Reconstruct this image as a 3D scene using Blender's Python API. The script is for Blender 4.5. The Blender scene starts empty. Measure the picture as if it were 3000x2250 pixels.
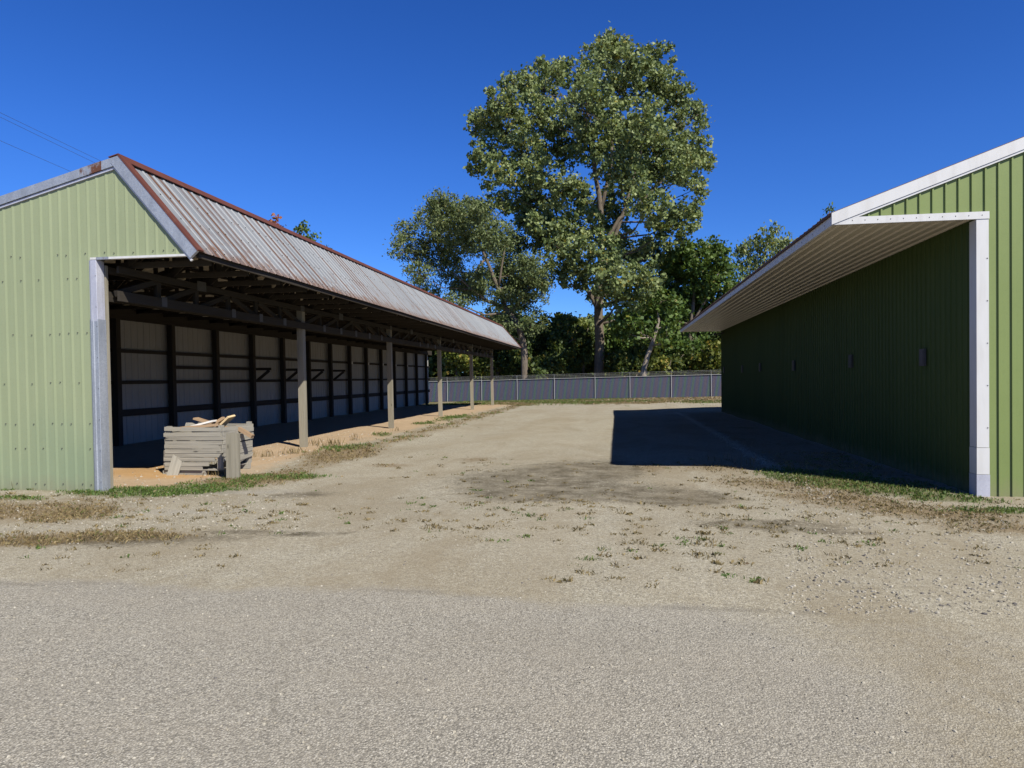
import bpy, math, random
import numpy as np
from mathutils import Vector, Matrix, noise
random.seed(7); RNG = np.random.default_rng(11)
R = math.radians
sc = bpy.context.scene
COL = sc.collection

# ------------------------------------------------------------------ camera
F = 2000.0; W0, H0 = 3000.0, 2250.0
YAW, PITCH, ROLL, CH = R(8.81), R(0.52), R(-0.5), 1.6
cd = bpy.data.cameras.new('camera'); cam = bpy.data.objects.new('camera', cd); COL.objects.link(cam)
cd.sensor_width = 36; cd.lens = 36 * F / W0; cd.clip_end = 3000; cd.clip_start = 0.05
CM = Matrix.Rotation(YAW, 3, 'Z') @ Matrix.Rotation(R(90) - PITCH, 3, 'X') @ Matrix.Rotation(ROLL, 3, 'Z')
cam.matrix_world = Matrix.Translation((0, 0, CH)) @ CM.to_4x4()
sc.camera = cam
CP = Vector((0, 0, CH))
FWD = CM @ Vector((0, 0, -1))

def ray(px, py):                     # photo position -> direction with unit depth
    return CM @ Vector(((px - W0 / 2) / F, -(py - H0 / 2) / F, -1))
def G(px, py, z=0.0):                # where the ray meets the ground
    d = ray(px, py); t = (z - CH) / d.z
    return CP + d * t
def P(px, py, dep):                  # point at a depth
    return CP + ray(px, py) * dep
def onX(px, py, X):
    d = ray(px, py); return CP + d * (X / d.x)
def onY(px, py, Y):
    d = ray(px, py); return CP + d * (Y / d.y)

# ------------------------------------------------------------------ helpers
def tag(o, label=None, cat=None, group=None, kind=None):
    if label: o['label'] = label
    if cat: o['category'] = cat
    if group: o['group'] = group
    if kind: o['kind'] = kind
    return o
def empty(name, loc, rz=0.0):
    o = bpy.data.objects.new(name, None); COL.objects.link(o)
    o.location = loc; o.rotation_euler = (0, 0, rz); o.empty_display_size = .3
    return o

class MB:
    def __init__(s): s.v = []; s.f = []; s.uv = []; s.mi = []
    def face(s, pts, uvs=None, mi=0):
        b = len(s.v); s.v += [tuple(p) for p in pts]
        s.f.append(tuple(range(b, b + len(pts)))); s.uv.append(uvs or [(0, 0)] * len(pts)); s.mi.append(mi)
    def frame(s, o, a, b, c, mi=0, off=None):       # parallelepiped: origin + three edge vectors, u runs along a
        o, a, b, c = map(Vector, (o, a, b, c))
        if a.cross(b).dot(c) < 0: b, c = c, b
        la, lb, lc = a.length, b.length, c.length
        r = random.uniform(0, 40) if off is None else off
        s.face([o, o + b, o + a + b, o + a], [(r, r), (r, r + lb), (r + la, r + lb), (r + la, r)], mi)
        q = o + c
        s.face([q, q + a, q + a + b, q + b], [(r, r + .31), (r + la, r + .31), (r + la, r + .31 + lb), (r, r + .31 + lb)], mi)
        s.face([o, o + a, q + a, q], [(r, r + .57), (r + la, r + .57), (r + la, r + .57 + lc), (r, r + .57 + lc)], mi)
        p = o + b
        s.face([p, q + b, q + a + b, p + a], [(r, r + .83), (r, r + .83 + lc), (r + la, r + .83 + lc), (r + la, r + .83)], mi)
        s.face([o, q, q + b, p], [(r, r), (r, r + lc), (r + lb, r + lc), (r + lb, r)], mi)
        p = o + a
        s.face([p, p + b, q + a + b, q + a], [(r, r), (r + lb, r), (r + lb, r + lc), (r, r + lc)], mi)
    def box(s, x0, x1, y0, y1, z0, z1, mi=0):
        L = [('x', x1 - x0), ('y', y1 - y0), ('z', z1 - z0)]
        ax = {'x': (x1 - x0, 0, 0), 'y': (0, y1 - y0, 0), 'z': (0, 0, z1 - z0)}
        L.sort(key=lambda t: -t[1])
        s.frame((x0, y0, z0), ax[L[0][0]], ax[L[1][0]], ax[L[2][0]], mi)
    def beam(s, p0, p1, w, h, up=(0, 0, 1), mi=0):   # w across, h along up
        p0, p1 = Vector(p0), Vector(p1); a = p1 - p0
        n = a.normalized(); u = Vector(up); sd = n.cross(u)
        if sd.length < 1e-4: sd = n.cross(Vector((1, 0, 0)))
        sd.normalize(); u = sd.cross(n).normalized()
        s.frame(p0 - sd * w / 2 - u * h / 2, a, sd * w, u * h, mi)
    def tube(s, pts, rad, n=6, mi=0):
        pts = [Vector(p) for p in pts]; k = len(pts)
        if not hasattr(rad, '__len__'): rad = [rad] * k
        rings = []; L = 0; ref = Vector((.31, .77, .55))
        for i in range(k):
            t = (pts[min(i + 1, k - 1)] - pts[max(i - 1, 0)]).normalized()
            a = t.cross(ref)
            if a.length < .05: a = t.cross(Vector((1, 0, 0)))
            a.normalize(); b = t.cross(a)
            if i: L += (pts[i] - pts[i - 1]).length
            rings.append(([pts[i] + (a * math.cos(2 * math.pi * j / n) + b * math.sin(2 * math.pi * j / n)) * rad[i] for j in range(n)], L))
        b0 = len(s.v)
        for r, _ in rings: s.v += [tuple(p) for p in r]
        for i in range(k - 1):
            for j in range(n):
                j2 = (j + 1) % n
                s.f.append((b0 + i * n + j, b0 + i * n + j2, b0 + (i + 1) * n + j2, b0 + (i + 1) * n + j))
                l0, l1 = rings[i][1], rings[i + 1][1]; c = 2 * math.pi * max(rad) / n
                s.uv.append([(l0, j * c), (l0, (j + 1) * c), (l1, (j + 1) * c), (l1, j * c)]); s.mi.append(mi)
        for ring, rev in ((0, True), (k - 1, False)):
            f = [b0 + ring * n + j for j in range(n)]
            s.f.append(tuple(f[::-1] if rev else f)); s.uv.append([(0, 0)] * n); s.mi.append(mi)
    def sheet(s, prof, o, ax, nrm, up, zb, zt, mi=0):  # ribbed sheet: prof = [(s, n)], bottom and top as functions of s
        o, ax, nrm, up = map(Vector, (o, ax, nrm, up))
        for (s0, n0), (s1, n1) in zip(prof, prof[1:]):
            a, b, c, d = zb(s0), zb(s1), zt(s1), zt(s0)
            if c - b < 1e-4 and d - a < 1e-4: continue
            p = [o + ax * s0 + nrm * n0 + up * a, o + ax * s1 + nrm * n1 + up * b,
                 o + ax * s1 + nrm * n1 + up * c, o + ax * s0 + nrm * n0 + up * d]
            s.face(p, [(s0, a), (s1, b), (s1, c), (s0, d)], mi)
    def shear(s, k):
        s.v = [(x - k * z, y, z) for x, y, z in s.v]; return s
    def build(s, name, mats, parent=None, smooth=False, weld=False):
        me = bpy.data.meshes.new(name); me.from_pydata(s.v, [], s.f)
        uvl = me.uv_layers.new(name='UVMap')
        flat = np.array([c for f in s.uv for p in f for c in p], dtype=np.float32)
        uvl.data.foreach_set('uv', flat)
        for m in (mats if isinstance(mats, (list, tuple)) else [mats]): me.materials.append(m)
        me.polygons.foreach_set('material_index', s.mi)
        if smooth: me.polygons.foreach_set('use_smooth', [True] * len(s.f))
        me.update()
        o = bpy.data.objects.new(name, me); COL.objects.link(o)
        if parent is not None:
            o.parent = parent
            o.matrix_parent_inverse = pinv(parent)
        return o
def pinv(p):
    m = Matrix.Translation(p.location) @ p.rotation_euler.to_matrix().to_4x4()
    if p.parent is not None: m = pinv(p.parent).inverted() @ p.matrix_parent_inverse @ m
    return m.inverted()
def clone(o, parent=None):
    c = o.copy(); COL.objects.link(c)
    if parent is not None: c.parent = parent; c.matrix_parent_inverse = pinv(parent)
    return c

def rib_profile(length, pitch, h, top=.022, base=.045, minor=0.0, start=0.0, extra=(), skew=0.0):
    pts = [(0, 0)]; x = start
    while x < length + pitch:
        for dx, n in ((-base / 2, 0), (-top / 2, h), (top / 2, h), (base / 2 + skew, 0)):
            pts.append((x + dx, n))
        if minor:
            for q in (1 / 3, 2 / 3):
                for dx, n in ((-.012, 0), (0, minor), (.012, 0)): pts.append((x + pitch * q + dx, n))
        x += pitch
    pts = [p for p in pts if 0 <= p[0] <= length] + [(length, 0)]
    pts.sort(key=lambda t: t[0])
    for e in extra:
        for (a, na), (b, nb) in zip(pts, pts[1:]):
            if a < e < b: pts.append((e, na + (nb - na) * (e - a) / (b - a))); break
        pts.sort(key=lambda t: t[0])
    return pts

def quads(name, V, rnd, mat, parent=None, tri=False):
    """V: (N,4,3) leaf quads (or N,3,3 blades) ; rnd: per-leaf value"""
    N, k = V.shape[0], V.shape[1]
    me = bpy.data.meshes.new(name)
    me.vertices.add(N * k); me.loops.add(N * k); me.polygons.add(N)
    me.vertices.foreach_set('co', V.reshape(-1).astype(np.float32))
    me.loops.foreach_set('vertex_index', np.arange(N * k, dtype=np.int32))
    me.polygons.foreach_set('loop_start', np.arange(0, N * k, k, dtype=np.int32))
    me.polygons.foreach_set('loop_total', np.full(N, k, dtype=np.int32))
    a = me.attributes.new('rnd', 'FLOAT', 'FACE'); a.data.foreach_set('value', rnd.astype(np.float32))
    me.materials.append(mat); me.update(calc_edges=True); me.validate()
    o = bpy.data.objects.new(name, me); COL.objects.link(o)
    if parent is not None: o.parent = parent; o.matrix_parent_inverse = pinv(parent)
    return o

# ------------------------------------------------------------------ materials
class NT:
    def __init__(s, name):
        s.m = bpy.data.materials.new(name); s.m.use_nodes = True; s.t = s.m.node_tree
        s.t.nodes.clear()
        s.out = s.t.nodes.new('ShaderNodeOutputMaterial')
    def n(s, typ, ins=None, **kw):
        nd = s.t.nodes.new('ShaderNode' + typ)
        for k, v in kw.items(): setattr(nd, k, v)
        for k, v in (ins or {}).items(): s.set(nd.inputs[k], v)
        return nd
    def set(s, sock, v):
        if isinstance(v, bpy.types.NodeSocket): s.t.links.new(v, sock)
        elif isinstance(v, bpy.types.Node): s.t.links.new(v.outputs[0], sock)
        elif isinstance(v, (tuple, list)) and len(v) == 3 and sock.type == 'RGBA': sock.default_value = (*v, 1)
        else: sock.default_value = v
    def math(s, op, a, b=0.0, clamp=False):
        nd = s.n('Math', operation=op, use_clamp=clamp); s.set(nd.inputs[0], a); s.set(nd.inputs[1], b); return nd.outputs[0]
    def mix(s, f, a, b, mode='MIX'):
        nd = s.n('Mix', data_type='RGBA', blend_type=mode); s.set(nd.inputs[0], f); s.set(nd.inputs[6], a); s.set(nd.inputs[7], b); return nd.outputs[2]
    def ramp(s, f, stops, interp='LINEAR'):
        nd = s.n('ValToRGB'); s.set(nd.inputs[0], f); cr = nd.color_ramp; cr.interpolation = interp
        while len(cr.elements) > 1: cr.elements.remove(cr.elements[-1])
        for i, (p, c) in enumerate(stops):
            e = cr.elements[0] if i == 0 else cr.elements.new(p)
            e.position = p; e.color = (*c, 1) if isinstance(c, tuple) else (c, c, c, 1)
        return nd.outputs[0]
    def noise(s, vec, scale, detail=4, rough=.55, out=0, dist=0.0):
        nd = s.n('TexNoise', {'Scale': scale, 'Detail': detail, 'Roughness': rough, 'Distortion': dist})
        if vec is not None: s.set(nd.inputs['Vector'], vec)
        return nd.outputs[out]
    def vor(s, vec, scale, feature='F1', rnd=1.0):
        nd = s.n('TexVoronoi', {'Scale': scale, 'Randomness': rnd}, feature=feature)
        if vec is not None: s.set(nd.inputs['Vector'], vec)
        return nd
    def map(s, vec, scale=(1, 1, 1), rot=(0, 0, 0), loc=(0, 0, 0)):
        nd = s.n('Mapping', {'Vector': vec, 'Scale': scale, 'Rotation': rot, 'Location': loc}); return nd.outputs[0]
    def bsdf(s, color, rough=.6, metal=0.0, spec=.5, bump=None, bdist=.01, bstr=1.0, **kw):
        b = s.n('BsdfPrincipled', {'Base Color': color, 'Roughness': rough, 'Metallic': metal, 'Specular IOR Level': spec, **kw})
        if bump is not None:
            bp = s.n('Bump', {'Height': bump, 'Distance': bdist, 'Strength': bstr}); s.set(b.inputs['Normal'], bp)
        s.t.links.new(b.outputs[0], s.out.inputs[0]); return s.m
    @property
    def gen(s): return s.n('TexCoord').outputs['Object']
    @property
    def pos(s): return s.n('NewGeometry').outputs['Position']
    @property
    def uv(s): return s.n('TexCoord').outputs['UV']

def m_paint(name, col, fade, rough=.5, streak=.5, low=None, spec=.35):
    t = NT(name); p = t.pos
    st = t.noise(t.map(p, (6, 6, .35)), 2.0, 5)
    c = t.mix(t.math('MULTIPLY', t.ramp(st, [(.35, 0.), (.75, 1.)]), streak), col, fade)
    if low is not None:
        z = t.n('SeparateXYZ', {0: p}).outputs[2]
        f = t.math('ADD', t.math('MULTIPLY', z, -.55), t.math('ADD', t.math('MULTIPLY', t.noise(t.map(p, (1, 1, .4)), 1.6), 1.1), .35))
        c = t.mix(t.ramp(f, [(.2, 0.), (.9, .75)]), c, low)
    zz = t.n('SeparateXYZ', {0: p}).outputs[2]
    c = t.mix(t.ramp(t.math('ADD', zz, t.math('MULTIPLY', t.noise(t.map(p, (1, 1, .5)), 7, 5), .35)), [(.16, .55), (.42, 0.)]), c, (.24, .20, .14))
    sp = t.noise(p, 45, 3)
    c = t.mix(t.math('MULTIPLY', t.ramp(sp, [(.55, 0.), (.72, 1.)]), .22), c, tuple(x * .55 for x in col))
    pn = t.n('TexWhiteNoise', noise_dimensions='2D'); px_ = t.n('SeparateXYZ', {0: p}); cv = t.n('CombineXYZ', {0: t.math('FLOOR', t.math('MULTIPLY', px_.outputs[0], 1 / .93)), 1: t.math('FLOOR', t.math('MULTIPLY', px_.outputs[1], 1 / .95))}); t.set(pn.inputs['Vector'], cv)
    c = t.mix(t.math('MULTIPLY', pn.outputs[0], .16), c, tuple(x * .62 for x in col))
    big = t.noise(p, .9, 3)
    c = t.mix(.22, c, t.mix(big, tuple(x * .7 for x in col), tuple(min(1, x * 1.3) for x in col)))
    dent = t.noise(p, 2.2, 2)
    return t.bsdf(c, rough, 0, spec, bump=dent, bdist=.012, bstr=.35)

def m_galv(name, a=(.30, .325, .37), b=(.43, .455, .50), rust=0.0, metal=.35, rough=.45):
    t = NT(name); p = t.pos
    v = t.vor(p, 60); c = t.mix(v.outputs['Color'], a, b)
    c = t.mix(t.ramp(t.noise(t.map(p, (3, 3, .6)), 2.0, 5), [(.4, 0.), (.7, .6)]), c, tuple(x * .72 for x in a))
    if rust:
        r = t.ramp(t.noise(t.map(p, (1, 1, .8)), 3.0, 6, .7), [(.62 - rust * .3, 0.), (.72 - rust * .3, 1.)])
        c = t.mix(r, c, t.mix(t.noise(p, 14), (.11, .035, .018), (.22, .10, .05)))
    return t.bsdf(c, rough, metal, .5, bump=t.noise(p, 3, 2), bdist=.01, bstr=.4)

def m_roof():
    t = NT('rusty_galvanised_roofing'); u = t.uv     # u along the ridge (m), v down the slope
    sx = t.n('SeparateXYZ', {0: u}); U, V = sx.outputs[0], sx.outputs[1]
    c = t.mix(t.noise(t.map(u, (14, 1.2, 1)), 1.0, 4), (.165, .178, .20), (.25, .265, .29))
    sheet = t.n('TexWhiteNoise', noise_dimensions='1D'); t.set(sheet.inputs['W'], t.math('FLOOR', t.math('MULTIPLY', U, 1 / .94)))
    c = t.mix(t.math('MULTIPLY', sheet.outputs[0], .5), c, (.30, .315, .34))
    # rust runs follow the ribs
    ph = t.math('FRACT', t.math('ADD', t.math('MULTIPLY', U, 1 / .235), .5))
    near = t.math('SUBTRACT', 1.0, t.math('MULTIPLY', t.math('ABSOLUTE', t.math('SUBTRACT', ph, .58)), 4.2), True)
    rid = t.n('TexWhiteNoise', noise_dimensions='1D'); t.set(rid.inputs['W'], t.math('FLOOR', t.math('ADD', t.math('MULTIPLY', U, 1 / .235), .5)))
    zone = t.noise(t.map(u, (.35, .12, 1), loc=(3.1, 0, 0)), 1.0, 2)
    f1 = t.noise(t.map(u, (9, 1.5, 1)), 1.0, 5, .65)
    am = t.math('ADD', t.math('ADD', t.math('MULTIPLY', rid.outputs[0], .75), t.math('MULTIPLY', zone, 1.0)), t.math('MULTIPLY', f1, .7))
    am = t.math('MULTIPLY', t.math('SUBTRACT', am, 1.18), 4.0, True)
    am = t.math('MULTIPLY', am, t.math('MULTIPLY', near, 1.5, True))
    edge = t.math('MULTIPLY', t.math('SUBTRACT', t.math('ADD', V, t.math('MULTIPLY', t.noise(t.map(u, (9, 2, 1)), 1), .45)), 1.80), 4.0, True)
    blot = t.ramp(t.noise(t.map(u, (3.5, 1.3, 1)), 1.6, 6, .75), [(.64, 0.), (.70, .85)])
    low = t.math('MULTIPLY', t.math('MULTIPLY', t.math('SUBTRACT', V, .95), 1.6, True), t.ramp(t.noise(t.map(u, (5, 1.1, 1), loc=(7, 3, 0)), 1.5, 6, .75), [(.52, 0.), (.60, .9)])); blot = t.math('MAXIMUM', blot, low)
    rf = t.math('MAXIMUM', t.math('MAXIMUM', am, t.math('MULTIPLY', edge, .7)), blot)
    rc = t.mix(t.noise(u, 25), (.085, .032, .018), (.20, .10, .05))
    c = t.mix(rf, c, rc)
    return t.bsdf(c, .55, .15, .4, bump=t.noise(t.map(u, (2, 1, 1)), 3, 2), bdist=.01, bstr=.3)

def m_flash():
    t = NT('brown_flashing'); p = t.pos
    c = t.mix(t.noise(p, 3, 5), (.085, .028, .022), (.15, .055, .038))
    c = t.mix(t.ramp(t.noise(p, 9, 5), [(.6, 0.), (.75, .5)]), c, (.22, .11, .07))
    return t.bsdf(c, .6, 0, .3)

def m_wood(name, a, b, dark, knots=True, rough=.85, bump=.006, grain=1.0):
    t = NT(name); u = t.uv
    g = t.noise(t.map(u, (1.2, 26, 1)), 1.6 * grain, 6, .65, dist=.6)
    g2 = t.noise(t.map(u, (.5, 7, 1)), 1.2 * grain, 4)
    c = t.mix(g, a, b)
    c = t.mix(t.ramp(g2, [(.52, 0.), (.8, .75)]), c, dark)
    c = t.mix(t.ramp(t.noise(t.map(u, (.8, 60, 1)), 1.3), [(.62, 0.), (.72, .8)]), c, tuple(x * .45 for x in dark))
    c = t.mix(t.ramp(t.noise(t.map(u, (.09, .6, 1)), 1.0, 2), [(.36, .55), (.60, 0.)]), c, t.mix(.5, c, dark))
    if knots:
        v = t.vor(t.map(u, (2.2, 7, 1)), 1.0)
        c = t.mix(t.ramp(v.outputs[0], [(.05, .85), (.13, 0.)]), c, tuple(x * .6 for x in dark))
    return t.bsdf(c, rough, 0, .2, bump=g, bdist=bump, bstr=.8)

def m_white(name, col, dirt=(.38, .36, .33), rough=.4, low=False):
    t = NT(name); p = t.pos
    c = t.mix(t.math('MULTIPLY', t.ramp(t.noise(t.map(p, (5, 5, .8)), 2.2, 6), [(.45, 0.), (.8, 1.)]), .35), col, dirt)
    if low:
        z = t.n('SeparateXYZ', {0: p}).outputs[2]
        c = t.mix(t.ramp(t.math('ADD', z, t.math('MULTIPLY', t.noise(p, 6), .5)), [(.2, .55), (.75, 0.)]), c, (.36, .33, .28))
    return t.bsdf(c, rough, 0, .4, bump=t.noise(p, 3, 2), bdist=.008, bstr=.3)

def m_leaf(name, dark, mid, light, yellow, ythr=.93, trans=.32, gloss=.6):
    t = NT(name)
    r = t.n('Attribute', attribute_name='rnd').outputs['Fac']
    c = t.ramp(r, [(0., dark), (.45, mid), (ythr - .04, light), (min(.995, ythr + .02), yellow), (1., yellow)])
    b = t.n('BsdfPrincipled', {'Base Color': c, 'Roughness': gloss, 'Specular IOR Level': .45})
    tr = t.n('BsdfTranslucent', {'Color': t.mix(.5, c, (.16, .20, .02))})
    mx = t.n('MixShader', {0: trans, 1: b.outputs[0], 2: tr.outputs[0]})
    t.t.links.new(mx.outputs[0], t.out.inputs[0]); return t.m

def m_bark(name, a, b):
    t = NT(name); u = t.uv
    g = t.noise(t.map(u, (.7, 4, 1)), 2.4, 6, .7, dist=1.0)
    return t.bsdf(t.mix(t.ramp(g, [(.3, 0.), (.7, 1.)]), a, b), .9, 0, .15, bump=g, bdist=.06)

def m_plain(name, a, b, scale=8, rough=.7, metal=0.0):
    t = NT(name); return t.bsdf(t.mix(t.noise(t.pos, scale, 5), a, b), rough, metal, .3)

M = {}
M['green_old'] = m_paint('faded_sage_paint', (.275, .315, .185), (.32, .355, .22), .55, .6, low=(.205, .27, .175))
M['green_new'] = m_paint('olive_green_paint', (.185, .240, .078), (.215, .265, .10), .5, .5)
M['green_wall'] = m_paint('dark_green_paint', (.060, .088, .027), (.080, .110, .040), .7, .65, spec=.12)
M['galv'] = m_galv('galvanised_steel')
M['galv_rust'] = m_galv('rust_stained_galvanised', rust=.62)
M['zinc_pale'] = m_galv('pale_zinc_trim', (.44, .445, .53), (.54, .55, .62), metal=.15)
M['roof'] = m_roof(); M['flash'] = m_flash()
M['deck'] = m_galv('roof_underside_steel', (.58, .54, .44), (.68, .64, .54), metal=.0, rough=.6)
M['panel'] = m_white('grey_white_liner_panel', (.34, .335, .325), (.22, .21, .195), .55, low=True)
M['white'] = m_white('white_trim_paint', (.60, .597, .60), low=False)
M['soffit'] = m_white('cream_soffit', (.56, .51, .42))
M['shingle'] = m_plain('brown_roof', (.07, .04, .03), (.13, .07, .05), 14)
M['wood_grey'] = m_wood('weathered_grey_wood', (.23, .215, .185), (.45, .42, .36), (.10, .092, .082))
M['wood_post'] = m_wood('weathered_post_wood', (.20, .18, .14), (.35, .32, .255), (.105, .094, .068))
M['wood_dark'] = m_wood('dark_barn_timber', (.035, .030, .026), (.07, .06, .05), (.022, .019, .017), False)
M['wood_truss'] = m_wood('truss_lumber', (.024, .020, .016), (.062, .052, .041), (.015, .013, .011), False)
M['wood_new'] = m_wood('fresh_pine', (.62, .45, .25), (.74, .57, .34), (.48, .32, .16))
M['wood_brown'] = m_wood('brown_scrap_wood', (.28, .185, .11), (.44, .31, .20), (.17, .11, .07))
M['wood_white'] = m_white('white_painted_board', (.74, .72, .70))
M['screw'] = m_plain('screw_heads', (.05, .05, .045), (.12, .11, .10))
M['plate'] = m_plain('cover_plate_steel', (.05, .048, .05), (.10, .095, .098), 22, .6)
M['plate_dark'] = m_plain('dark_cover_plate', (.035, .038, .03), (.06, .06, .05), 22, .6)
M['plate_pale'] = m_plain('dull_truss_plate', (.055, .055, .052), (.11, .105, .10), 12, .6)
M['fence_steel'] = m_plain('fence_steel', (.26, .27, .275), (.38, .38, .375), 6, .5)
M['wire'] = m_plain('wire_black', (.03, .03, .035), (.06, .06, .06))
M['bark'] = m_bark('grey_bark', (.07, .055, .042), (.24, .20, .16))
M['bark_pale'] = m_bark('pale_bark', (.16, .13, .10), (.38, .32, .26))
M['leaf_big'] = m_leaf('cottonwood_leaf', (.052, .092, .030), (.180, .232, .080), (.345, .395, .165), (.26, .22, .035), .95)
M['leaf_willow'] = m_leaf('willow_leaf', (.062, .095, .034), (.138, .178, .066), (.230, .272, .112), (.17, .16, .05), .97)
M['leaf_dark'] = m_leaf('dark_leaf', (.030, .066, .014), (.070, .128, .022), (.130, .195, .038), (.18, .18, .03), .96)
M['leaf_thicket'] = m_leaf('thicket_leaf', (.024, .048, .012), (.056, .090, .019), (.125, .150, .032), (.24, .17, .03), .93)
M['leaf_yellow'] = m_leaf('yellowing_leaf', (.050, .080, .016), (.105, .135, .022), (.19, .195, .03), (.30, .22, .03), .86)
M['leaf_red'] = m_leaf('autumn_leaf', (.10, .05, .02), (.24, .07, .03), (.32, .11, .035), (.30, .20, .04), .93)
M['grass'] = m_leaf('green_grass', (.050, .10, .016), (.085, .155, .024), (.135, .20, .040), (.25, .21, .08), .93, .3, .6)
M['dry'] = m_leaf('dry_grass', (.13, .092, .045), (.23, .165, .08), (.35, .27, .14), (.13, .14, .04), .93, .25, .7)
M['weed'] = m_leaf('weed_stems', (.11, .085, .038), (.21, .155, .07), (.29, .225, .105), (.13, .09, .05), .95, .25, .7)

# privacy screen behind the chain link: tint bands painted in to imitate camera moire
def m_screen():
    t = NT('fence_privacy_screen'); u = t.uv
    w = t.n('TexWave', {'Vector': t.map(u, (1, .55, 1), rot=(0, 0, R(14))), 'Scale': .55, 'Distortion': 1.4, 'Detail': 1.0, 'Detail Scale': .35})
    c = t.ramp(w.outputs['Fac'], [(.0, (.040, .105, .055)), (.33, (.035, .05, .135)), (.62, (.040, .045, .130)), (.85, (.085, .045, .085)), (1., (.075, .05, .09))])
    c = t.mix(.35, c, (.03, .045, .065))
    # the wire diamonds in front
    d1 = t.math('ABSOLUTE', t.math('SUBTRACT', t.math('FRACT', t.n('SeparateXYZ', {0: t.map(u, (14, 14, 1), rot=(0, 0, R(45)))}).outputs[0]), .5))
    d2 = t.math('ABSOLUTE', t.math('SUBTRACT', t.math('FRACT', t.n('SeparateXYZ', {0: t.map(u, (14, 14, 1), rot=(0, 0, R(-45)))}).outputs[0]), .5))
    wire = t.math('MAXIMUM', t.math('GREATER_THAN', d1, .44), t.math('GREATER_THAN', d2, .44))
    c = t.mix(wire, c, (.15, .155, .155))
    return t.bsdf(c, .6, 0, .3)
M['screen'] = m_screen()

# ------------------------------------------------------------------ ground
def sstep(a, b, x):
    t = min(1, max(0, (x - a) / (b - a))); return t * t * (3 - 2 * t)
def nz(x, y, s, seed=0.0): return noise.noise((x * s + seed, y * s - seed * .7, seed * 1.3))
def gz(x, y):
    s = sstep(37, 50, y)
    f = -.22 + .29 * min(1.3, max(-.4, (x + 10.6) / 17.3))
    z = f * s
    z -= .10 * math.exp(-((x - .6) / 3.2) ** 2 - ((y - 34) / 5.0) ** 2)
    rough = sstep(-4.0, -5.6, x) + sstep(2.0, 3.0, x)
    z += (.012 + .022 * min(1, rough)) * nz(x, y, .8, 4.0) * sstep(3, 7, y)
    z += .02 * nz(x, y, .23, 9.0) * sstep(4, 9, y)
    # ruts and a low ridge along the lane
    z += .035 * math.exp(-((x + 6.1) / .5) ** 2) * (nz(0, y, .6, 2.0)) * sstep(8, 10, y)
    return z
def blob(x, y, c, rx, ry, ang=0.0):
    dx, dy = x - c[0], y - c[1]; ca, sa = math.cos(ang), math.sin(ang)
    u, v = (dx * ca + dy * sa) / rx, (-dx * sa + dy * ca) / ry
    return math.exp(-(u * u + v * v))
def seg(x, y, a, b, w):
    ax, ay = a[0], a[1]; dx, dy = b[0] - ax, b[1] - ay
    t = min(1, max(0, ((x - ax) * dx + (y - ay) * dy) / (dx * dx + dy * dy)))
    return math.exp(-(((x - ax - t * dx) ** 2 + (y - ay - t * dy) ** 2) / (w * w)))
g = lambda px, py: G(px, py)
GREEN = [(g(600, 1425), 1.0, .55, .10), (g(440, 1445), .9, .45, .0), (g(280, 1440), .7, .35, 0), (g(1010, 1312), .62, .95, -.1), (g(830, 1400), .8, .35, .35), (g(40, 1432), .6, .25, 0),
         (g(60, 1462), .5, .2, 0), (g(1240, 1240), .4, 1.0, 0), (g(1330, 1222), .55, 2.2, 0), (g(1120, 1275), .3, .6, .2), (g(720, 1395), .5, .3, .3),
         (g(2460, 1415), .8, .65, -.45), (g(2640, 1437), .8, .45, -.35), (g(2780, 1462), .6, .25, -.1), (g(2980, 1495), .6, .2, 0), (g(2300, 1390), .4, .6, 0),
         (g(2900, 1500), .5, .16, 0), (g(715, 1352), .18, .22, 0)]
DRY = [(g(230, 1570), 1.1, .28, .06), (g(420, 1572), .6, .2, .06), (g(60, 1590), .7, .22, 0), (g(2850, 1520), 1.0, .45, .0), (g(2960, 1560), .7, .3, -.1), (g(2250, 1420), 1.1, .8, -.3),
       (g(1000, 1330), .9, 1.2, .1), (g(750, 1405), 1.1, .6, .25), (g(60, 1500), 1.0, .5, 0), (g(2090, 1370), .8, .8, -.2), (g(2620, 1490), 1.1, .45, 0), (g(2450, 1460), .9, .4, 0),
       (g(1150, 1362), .5, .35, 0), (g(1400, 1345), .5, .6, 0), (g(1900, 1370), .35, .7, 0)]
DARK = [(g(1480, 1405), 1.0, 1.0, .1), (g(1650, 1380), .95, 1.5, 0), (g(1790, 1375), .65, 1.1, 0), (g(1540, 1450), .9, .6, 0), (g(1870, 1445), 1.1, .75, -.1), (g(1990, 1460), .6, .5, 0),
        (g(520, 1578), .9, .14, .10), (g(930, 1565), .42, .12, .22), (g(230, 1585), 1.1, .22, .02), (g(700, 1560), .5, .1, .1), (g(880, 1450), .55, .3, .3), (g(2250, 1535), .9, .22, 0), (g(2380, 1555), .7, .18, -.1)]
ASPH = [(g(700, 1440), 1.6, .35, .2), (g(500, 1500), 1.2, .22, .1)]
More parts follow.
